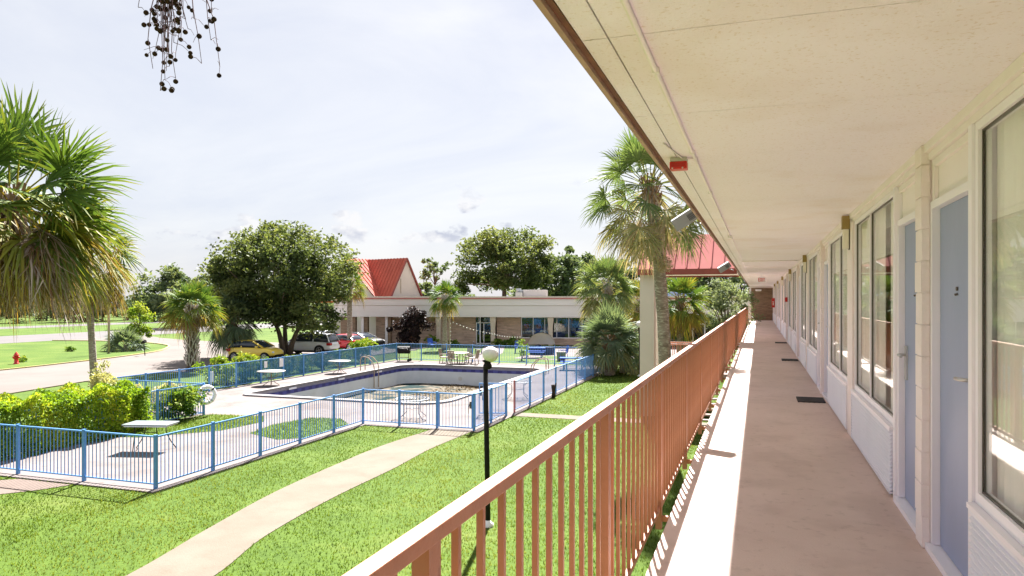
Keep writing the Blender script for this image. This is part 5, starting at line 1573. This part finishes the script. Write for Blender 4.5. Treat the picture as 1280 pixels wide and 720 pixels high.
p = at(778, 42.5)
palm('small green fan palm tucked right behind the squat blue-green palm', p[0], p[1], 1.3, 18, n=22, R_=0.95, Lp=0.8, leaflets=24, tr=0.15, boots=0.9, skirt=4, emin=-40, mkey='palm_blue')
p = at(556, 62)
palm('slim fan palm in front of the brick building beside the string-light post', p[0], p[1], zat(369, 62), 19, n=34, R_=0.85, Lp=0.75, leaflets=22, tr=0.24, boots=0.2, skirt=6, emin=-45, tint=(0.05, 0.35), old=(0.2, 0.5))
p = at(850, 44)
palm('fan palm with golden hanging fronds seen under the pinkish canopy', p[0], p[1], zat(372, 44), 20, n=34, R_=1.1, Lp=0.9, leaflets=24, tr=0.22, boots=0.3, skirt=10, emin=-60, tint=(0.0, 0.35), old=(0.4, 0.66), skirt_tint=(0.5, 0.66), boot_mat='boot_brown')
p = at(797, 52)
palm('yellowish fan palm peeking out left of the white pillar', p[0], p[1], zat(374, 52), 21, n=30, R_=1.0, Lp=0.9, leaflets=22, tr=0.2, boots=0.3, skirt=10, emin=-55, tint=(0.2, 0.5), old=(0.4, 0.66), skirt_tint=(0.5, 0.7))
p = at(437, 60)
palm('slim pale-trunked fan palm between the oak and the red gables', p[0], p[1], zat(352, 60), 22, n=30, R_=0.85, Lp=0.8, leaflets=22, tr=0.24, boots=0.1, skirt=5, emin=-40, tint=(0.05, 0.35))
# spiky palmetto on the island
p = at(157, 61)
palm('spiky dark palmetto clump at the tip of the grass island', p[0], p[1], 0.5, 23, n=40, R_=1.0, Lp=1.0, leaflets=20, tr=0.2, boots=0, skirt=0, emin=5, emax=80, mkey='palm_blue', name='palmetto', tint=(0.0, 0.35), old=(0.1, 0.5))
# palm overhead at the upper left: only its hanging fruit stalks and frond tips reach into the view
p = at(-95, 4.0)
tall, top, rng = palm('tall overhead palm whose black fruit clusters hang in at the upper left', p[0], p[1], 7.85, 24, n=20, R_=0.9, Lp=0.95, leaflets=30, tr=0.14, boots=0.1, skirt=0, emin=26, emax=85, old=(0.0, 0.3), droop=0.2)
drupe_mesh = None; n_drupe = 0
def drupes(px, py0, py1, D, seed, nbr, spread):
    r = np.random.RandomState(seed)
    x1, y1 = at(px, D); z1 = zat(py0, D); zb = zat(py1, D)
    base = np.array([x1 - p[0], y1 - p[1], z1 + 0.35])
    mb = MB(); fb = []
    mb.tube([top + np.array([0.05, 0, -0.15]), top * .5 + base * .5 + np.array([0, 0, 0.45]), base + np.array([0, 0, .12]), base - np.array([0, 0, .1])], [0.014, 0.011, 0.008, 0.006], 6)
    for i in range(nbr):
        u = r.uniform(0, 1)
        s = base + np.array([0, 0, -0.1 + .2 * u])
        L = (z1 + .3 - zb) * r.uniform(.5, 1.08)
        dx = np.array([C_, S_, 0]) * r.normal(0, spread) + np.array([-S_, C_, 0]) * r.normal(0, spread)
        pts = [s + dx * (t_ ** 0.8) + np.array([0, 0, -L * t_]) + r.normal(0, .012, 3) * t_ for t_ in np.linspace(0, 1, 7)]
        mb.tube(pts, [0.0045, 0.004, 0.0035, 0.003, 0.0025, 0.002, 0.0015], 5)
        for k in range(2, 7):
            for _ in range(2):
                if r.rand() < 0.25: continue
                e = pts[k] + np.array([r.normal(0, .035), r.normal(0, .035), r.uniform(-.05, .01)])
                mid = (pts[k] + e) / 2 + np.array([0, 0, .012])
                mb.tube([pts[k], mid, e], [0.0018, 0.0015, 0.001], 4)
                if r.rand() < 0.62: fb.append((e, r.uniform(.0105, .0145)))
    st = mb.build('fruit_stalk', M['stalk'], tall)
    global drupe_mesh, n_drupe
    more = MB()
    for e, q in fb:
        n_drupe += 1
        if n_drupe > 100:
            more.ball(tuple(e), q, 8, 6); continue
        if drupe_mesh is None:
            o = MB().ball((0, 0, 0), 0.0125, 8, 6).build('fruit', M['fruit'], st); drupe_mesh = o
        else:
            o = drupe_mesh.copy(); col.objects.link(o); o.parent = st
        o.location = tuple(e); o.scale = (q / 0.0125,) * 3
    if more.v:
        o = more.build('fruit_cluster', M['fruit'], st); o['kind'] = 'stuff'
drupes(204, -30, 130, 3.8, 3, 22, 0.085)
drupes(226, -40, 85, 3.8, 6, 14, 0.10)
drupes(266, -40, 26, 3.8, 4, 7, 0.06)

# --- trees
p = at(357, 55)
tree('large round dark-green oak above the parked cars left of the red gables', p[0], p[1], 5.75, (5.2, 5.2, 3.9), 31, nclump=150, nleaf=46000, leaf=0.145, crad=1.15, stems=3, trunk_r=0.20, low_cut=-0.92, twigs=260, fork=0.15, limbs=30)
p = at(630, 98)
tree('broad dark oak rising behind the flat-roofed building', p[0], p[1], 8.4, (6.3, 6.0, 4.7), 32, nclump=85, nleaf=24000, leaf=0.22, crad=1.5, trunk_r=0.4, twigs=110, mkey='oak', low_cut=-0.7, limbs=24)
p = at(704, 104)
tree('medium olive-green tree right of the broad oak behind the building', p[0], p[1], 6.6, (4.2, 4.2, 4.2), 33, nclump=60, nleaf=7000, leaf=0.30, crad=1.3, trunk_r=0.3, mkey='far_leaf', low_cut=-.8)
p = at(543, 84)
tree('thin sparse sapling-like tree right of the red gables', p[0], p[1], 7.2, (1.7, 1.7, 2.0), 34, nclump=18, nleaf=520, leaf=0.24, crad=0.55, trunk_r=0.09, mkey='far_leaf', shell=0.2, lump=.4)
p = at(529, 100)
tree('small green tree low behind the red gable end', p[0], p[1], 4.6, (2.2, 2, 2.0), 35, nclump=24, nleaf=1800, leaf=0.28, crad=.8, trunk_r=0.15, mkey='far_leaf', low_cut=-.9)
p = at(740, 118)
tree('pale far tree behind the yellow-tipped palm', p[0], p[1], 6.4, (5, 4, 5.0), 36, nclump=50, nleaf=5000, leaf=0.34, crad=1.5, trunk_r=0.3, mkey='far_leaf', low_cut=-.8)
p = at(907, 47)
tree('rounded sage-green bushy tree beyond the railing under the canopy', p[0], p[1], 3.3, (1.75, 1.6, 2.2), 37, nclump=55, nleaf=7000, leaf=0.085, crad=0.5, trunk_r=0.1, mkey='sage', low_cut=-.9, cat='tree', twigs=60)
for k, (px, D, cz, rr, rz_, lab) in enumerate(((868, 98, 5.4, 4.0, 3.6, 'pale green tree beyond the low building under the canopy, left of the sage tree'), (925, 96, 5.8, 4.2, 3.6, 'pale green tree beyond the low building, behind the walkway end'),
                                       (782, 120, 6.0, 4.5, 4.4, 'far green tree left of the white pillar'), (216, 108, 4.6, 4.6, 4.6, 'tall green tree behind the crosshatched palm across the street'),
                                       (255, 120, 4.0, 4.0, 4.2, 'green tree left of the oak across the street'))):
    p = at(px, D)
    tree(lab, p[0], p[1], cz, (rr, rr, rz_), 40 + k, nclump=50, nleaf=5500, leaf=0.30, crad=1.3, trunk_r=0.25, mkey='far_leaf', low_cut=-.9)
p = at(172, 66)
tree('small lime-green tree behind the spiky palmetto', p[0], p[1], 2.2, (1.2, 1.2, 1.7), 50, nclump=22, nleaf=2200, leaf=0.13, crad=.55, trunk_r=0.07, mkey='lime', low_cut=-.9)
# far tree line, separate trees copied from three kinds
far_lab = 'hazy green tree in the far tree line beyond the street'
protos = []
for k in range(3):
    protos.append(tree(far_lab, 0, 0, 3.6 + .5 * k, (4.6, 4.2, 3.6 + .4 * k), 60 + k, nclump=46, nleaf=3600, leaf=0.36, crad=1.5, trunk_r=0.25, mkey='far_leaf', group='trees of the far tree line', name='far_tree', low_cut=-.95, shell=.3))
spots = [(-60, 128), (-18, 140), (22, 132), (58, 146), (92, 136), (128, 142), (160, 150), (192, 140), (232, 150), (272, 146), (308, 150), (342, 148), (378, 152), (412, 150), (448, 156),
         (560, 150), (588, 140), (668, 138), (690, 150), (726, 146), (760, 150), (806, 138), (838, 130), (890, 128), (940, 120),
         (-30, 172), (10, 168), (40, 175), (75, 170), (110, 168), (146, 176), (180, 172), (212, 178), (250, 176), (290, 178), (325, 182), (360, 180), (395, 178), (430, 184), (480, 178), (520, 176), (-110, 150), (-165, 165), (-230, 155), (-300, 170), (-380, 160), (-470, 175)]
for i, (px, D) in enumerate(spots):
    o = protos[i] if i < 3 else copy_tree(protos[i % 3])
    q = at(px, D); o.location = (q[0], q[1], 0); o.rotation_euler.z = i * 1.7
    s = 0.62 + 0.2 * ((i * 37) % 10) / 10
    if px > 400: s *= 1.15
    o.scale = (s * 1.15, s * 1.15, s)

# --- shrubs
hd = thing('clipped_hedge', 'thick yellow-green hedge along the inner blue fence at the left edge', 'hedge', (-19.95, 15.2, 0))
rng = np.random.RandomState(70)
n = 34000
Lh, Wh, Hh = 6.9, 1.75, 1.46
C = rng.uniform(-1, 1, (n, 3)); ax = rng.choice(4, n, p=[.36, .36, .22, .06])
C[ax == 0, 2] = rng.uniform(.80, 1.04, (ax == 0).sum()); C[ax == 1, 0] = np.sign(C[ax == 1, 0] + .5) * rng.uniform(.78, 1.04, (ax == 1).sum()); C[ax == 2, 1] = rng.uniform(.9, 1.03, (ax == 2).sum()) * np.sign(C[ax == 2, 1])
bump_ = 1 + 0.10 * np.sin(C[:, 1] * 9) * np.cos(C[:, 0] * 3) + 0.07 * np.sin(C[:, 1] * 21 + C[:, 0] * 5)
C = np.stack([C[:, 0] * Wh / 2 * bump_, C[:, 1] * Lh / 2, np.maximum(0.05, (C[:, 2] * .5 + .5) * Hh * bump_)], 1)
tn = np.clip(0.35 + 0.25 * np.sin(C[:, 1] * 2.7 + C[:, 2] * 2) + rng.normal(0, .22, n), 0, 1)
quads_np('foliage', leaves_np(rng, C, 0.055, 0.03, tn), M['hedge'], hd, tn)
mb = MB()
for k in range(14):
    y = -Lh / 2 + .3 + k * .48; mb.tube([(0.1 * math.sin(k), y, 0), (0.25 * math.sin(k * 2), y + .1, .8), (0.4 * math.sin(k * 3), y, 1.35)], [.035, .025, .01], 5)
mb.build('stem', M['bark'], hd)
shrub('bushy green and gold shrub spilling over the inner fence beside the life ring', -19.75, 20.55, 0.85, 0.95, 1.25, 71, 'shrub', 4200, 0.065, 0.32, 34)
shrub('low leafy shrub behind the inner fence post, right of the hedge', -20.7, 19.2, 0.75, 0.6, 0.85, 72, 'shrub', 2200, 0.06, 0.28)
p = at(126, 24.6)
shrub('white-flecked variegated bush behind the hedge before the leaning palm trunk', p[0], p[1], 1.0, 0.95, 2.15, 73, 'pale_bush', 3600, 0.06, 0.30, 40)
p = at(168, 26.5); shrub('pale low variegated bush between the two blue fences', p[0], p[1], 0.8, 0.7, 1.05, 74, 'pale_bush', 2000, 0.055, 0.28)
p = at(205, 30.0); shrub('small pale bush further back between the blue fences', p[0], p[1], 0.8, 0.7, 0.9, 75, 'pale_bush', 1600, 0.055, 0.28)
p = at(272, 37.5); shrub('lime-green feathery shrub at the foot of the dark blue-green palm', p[0], p[1], 0.9, 0.8, 1.5, 76, 'lime', 1700, 0.09, 0.35)
p = at(306, 38.0); shrub('lime-green shrub behind the teal fence before the yellow car', p[0], p[1], 1.0, 0.8, 1.45, 77, 'lime', 1900, 0.09, 0.35)
p = (-25.0, 29.3); shrub('yellow-green shrub pressed against the blue fence by the pale sign', p[0], p[1], 0.55, 0.6, 1.2, 78, 'lime', 1300, 0.07, 0.28)
p = at(451, 49.5); shrub('bright lime shrub at the far left corner of the fence hiding the black car', p[0], p[1], 1.1, 1.0, 1.65, 79, 'lime', 2400, 0.09, 0.38)
teal_labs = ['dark shrub behind the teal fence by the nearer round table', 'dark shrub behind the teal fence under the oak trunk', 'dark shrub behind the teal fence between the two round tables',
             'dark shrub behind the teal fence by the farther round table', 'dark shrub behind the teal fence past the farther round table', 'last dark shrub behind the teal fence before the lime bush']
for k, yy in enumerate((30.8, 32.6, 34.4, 36.2, 38.2, 40.4)):
    shrub(teal_labs[k], -25.35 - .2 * (k % 2), yy, 0.7, 0.8, 1.05 + .12 * (k % 3), 80 + k, 'shrub' if k % 2 else 'oak', 1300, 0.08, 0.32, group='shrubs behind the teal fence')
p = at(513, 66)
shrub('large dark purple-leaved bush against the brick building', p[0], p[1], 1.75, 1.4, 4.1, 90, 'dark_bush', 6500, 0.14, 0.55, 46, cat='shrub', stems=8)
for k, (px, D, rx, h, mk, lab) in enumerate(((541, 66.5, .7, .95, 'lime', 'small spiky lime plant at the brick wall, right of the dark bush'), (567, 67, .8, .5, 'shrub', 'low green shrub at the foot of the slim palm'),
                                             (625, 67, .7, .7, 'shrub', 'low green shrub under the brick wall, left of the tapered column'), (641, 66.5, .9, .8, 'shrub', 'low green shrub under the brick wall, left of the shop windows'))):
    p = at(px, D); shrub(lab, p[0], p[1], rx, .5, h, 95 + k, mk, 900, 0.09, 0.25)
p = at(652, 51); shrub('thin yellow-green sapling on the patio lawn', p[0], p[1], 0.38, 0.38, 1.75, 101, 'lime', 420, 0.08, 0.2, 16, name='sapling', cat='sapling')
for k, (px, D, h, lab) in enumerate(((88, 60, .5, 'small tuft of weeds on the mown island'), (27, 50, .35, 'little weed clump near the red hydrant'))):
    p = at(px, D); shrub(lab, p[0], p[1], .6, .4, h, 104 + k, 'shrub', 300, 0.08, 0.2, 8, name='weed_clump', cat='weeds')

# --- grass blades on the near lawns
def inside(poly, x, y):
    r = np.zeros(len(x), bool); n = len(poly); j = n - 1
    for i in range(n):
        xi, yi = poly[i]; xj, yj = poly[j]
        c = ((yi > y) != (yj > y)) & (x < (xj - xi) * (y - yi) / (yj - yi + 1e-12) + xi)
        r ^= c; j = i
    return r
rng = np.random.RandomState(200)
def blades(n, x0, x1, y0, y1, hmin, hmax, w, region=None, z=0.0):
    x = rng.uniform(x0, x1, n); y = rng.uniform(y0, y1, n)
    # uneven growth
    k = 0.5 + 0.5 * np.sin(x * 1.7 + 1.3 * np.sin(y * 1.1)) * np.sin(y * 1.3 + x * .7)
    ok = rng.uniform(0, 1, n) < 0.55 + 0.45 * k
    if region is None:
        ok &= ~inside(path_poly, x, y) & ~inside(path2_poly, x, y) & ~inside(deck_poly, x, y) & ~inside(path3_poly, x, y)
    else:
        ok &= inside(region, x, y)
    x, y = x[ok], y[ok]; n = len(x)
    h = rng.uniform(hmin, hmax, n); a = rng.uniform(0, 6.28, n); le = rng.uniform(0.1, 0.9, n) * h; b = rng.uniform(0, 6.28, n)
    P0 = np.stack([x - w * np.cos(a), y - w * np.sin(a), np.full(n, z)], 1); P1 = np.stack([x + w * np.cos(a), y + w * np.sin(a), np.full(n, z)], 1)
    P2 = np.stack([x + le * np.cos(b), y + le * np.sin(b), z + h], 1)
    t = np.clip(0.45 + 0.22 * np.sin(x * .9 + y * .5) + rng.normal(0, .2, n), 0, 1)
    return np.stack([P0, P1, P2], 1), t
parts = [blades(90000, -13.6, -0.78, 6.0, 22.0, .022, .062, .009), blades(52000, -25.0, -12.5, 4.5, 12.7, .022, .062, .010), blades(52000, -8.62, -0.78, 22.0, 45.0, .022, .062, .014),
         blades(9000, -19.6, -16.4, 17.1, 22.2, .03, .08, .012, patch1, .036), blades(5000, -15.9, -13.2, 18.5, 22.7, .03, .08, .012, patch2, .036)]
V = np.concatenate([q[0] for q in parts]); tn = np.concatenate([q[1] for q in parts])
gb_ = quads_np('grass', V, M['blade'], None, tn, nv=3)
gb_['kind'] = 'stuff'; gb_['label'] = 'short bright green lawn grass'; gb_['category'] = 'grass'

# ================================================================== SKY, SUN, CAMERA
SUN = Vector((-0.20, 0.86, 1.0)).normalized()
el = math.asin(SUN.z); azr = math.atan2(SUN.x, SUN.y)
w = bpy.data.worlds.new('World'); sc.world = w; w.use_nodes = True
nt = w.node_tree; bg = nt.nodes['Background']
sky = N(nt, 'ShaderNodeTexSky'); sky.sky_type = 'NISHITA'; sky.sun_disc = False
sky.sun_elevation = el; sky.sun_rotation = azr; sky.air_density = 1.0; sky.dust_density = 1.5
tc = N(nt, 'ShaderNodeTexCoord')
mp = N(nt, 'ShaderNodeMapping'); mp.inputs['Scale'].default_value = (1.0, 1.0, 3.2); nt.links.new(tc.outputs['Generated'], mp.inputs['Vector'])
n1 = noise(nt, 1.6, 7, mp.outputs['Vector'], 0.6); n1.inputs['Distortion'].default_value = 0.6
CL = 3.35
cr = ramp(nt, [(0.30, (0.74 * CL, 0.78 * CL, 0.92 * CL)), (0.52, (0.89 * CL, 0.91 * CL, 0.98 * CL)), (0.72, (1.03 * CL, 1.03 * CL, 1.05 * CL))])
nt.links.new(n1.outputs['Fac'], cr.inputs['Fac'])
mx = N(nt, 'ShaderNodeMix', data_type='RGBA'); mx.inputs['Factor'].default_value = 0.90
nt.links.new(sky.outputs['Color'], mx.inputs[6]); nt.links.new(cr.outputs['Color'], mx.inputs[7])
# small cumulus low over the horizon
sep = N(nt, 'ShaderNodeSeparateXYZ'); nt.links.new(tc.outputs['Generated'], sep.inputs['Vector'])
mp2 = N(nt, 'ShaderNodeMapping'); mp2.inputs['Scale'].default_value = (1, 1, 1.7); mp2.inputs['Location'].default_value = (0.35, 0.1, 0.0); nt.links.new(tc.outputs['Generated'], mp2.inputs['Vector'])
n2 = noise(nt, 11.0, 8, mp2.outputs['Vector'], 0.55)
c2 = ramp(nt, [(0.585, (0, 0, 0)), (0.635, (0.95, 0.95, 0.95))]); nt.links.new(n2.outputs['Fac'], c2.inputs['Fac'])
band = ramp(nt, [(0.055, (0, 0, 0)), (0.085, (1, 1, 1)), (0.125, (1, 1, 1)), (0.17, (0, 0, 0))]); nt.links.new(sep.outputs['Z'], band.inputs['Fac'])
mm = N(nt, 'ShaderNodeMath', operation='MULTIPLY'); nt.links.new(c2.outputs['Color'], mm.inputs[0]); nt.links.new(band.outputs['Color'], mm.inputs[1])
n3 = noise(nt, 16, 5, mp2.outputs['Vector'])
cc3 = ramp(nt, [(0.40, (0.70 * CL, 0.74 * CL, 0.87 * CL)), (0.54, (1.12 * CL, 1.12 * CL, 1.14 * CL))]); nt.links.new(n3.outputs['Fac'], cc3.inputs['Fac'])
mx2 = N(nt, 'ShaderNodeMix', data_type='RGBA'); nt.links.new(mm.outputs[0], mx2.inputs['Factor']); nt.links.new(mx.outputs[2], mx2.inputs[6]); nt.links.new(cc3.outputs['Color'], mx2.inputs[7])
nt.links.new(mx2.outputs[2], bg.inputs['Color']); bg.inputs['Strength'].default_value = 0.05

sl = bpy.data.lights.new('Sun', 'SUN'); sl.energy = 5.0; sl.angle = R(0.9); sl.color = (1.0, 0.975, 0.945)
so = bpy.data.objects.new('sun', sl); col.objects.link(so); so.location = (0, 0, 40)
so.rotation_euler = (-SUN).to_track_quat('-Z', 'Y').to_euler()

cam = bpy.data.cameras.new('Camera'); cam.sensor_width = 36; cam.lens = FPX / 1280 * 36; cam.shift_y = (HY - 360) / 1280.0
cam.clip_start = 0.05; cam.clip_end = 4000
co = bpy.data.objects.new('camera', cam); col.objects.link(co); co.location = (0, 0, CAM_Z); co.rotation_euler = (R(90), 0, TH)
sc.camera = co
sc.view_settings.view_transform = 'Standard'; sc.view_settings.look = 'None'; sc.view_settings.gamma = 1.0; sc.view_settings.use_curve_mapping = False
sc.view_settings.exposure = 2.38
sc.cycles.max_bounces = 10; sc.cycles.diffuse_bounces = 8; sc.cycles.glossy_bounces = 3; sc.cycles.transparent_max_bounces = 12; sc.cycles.transmission_bounces = 4
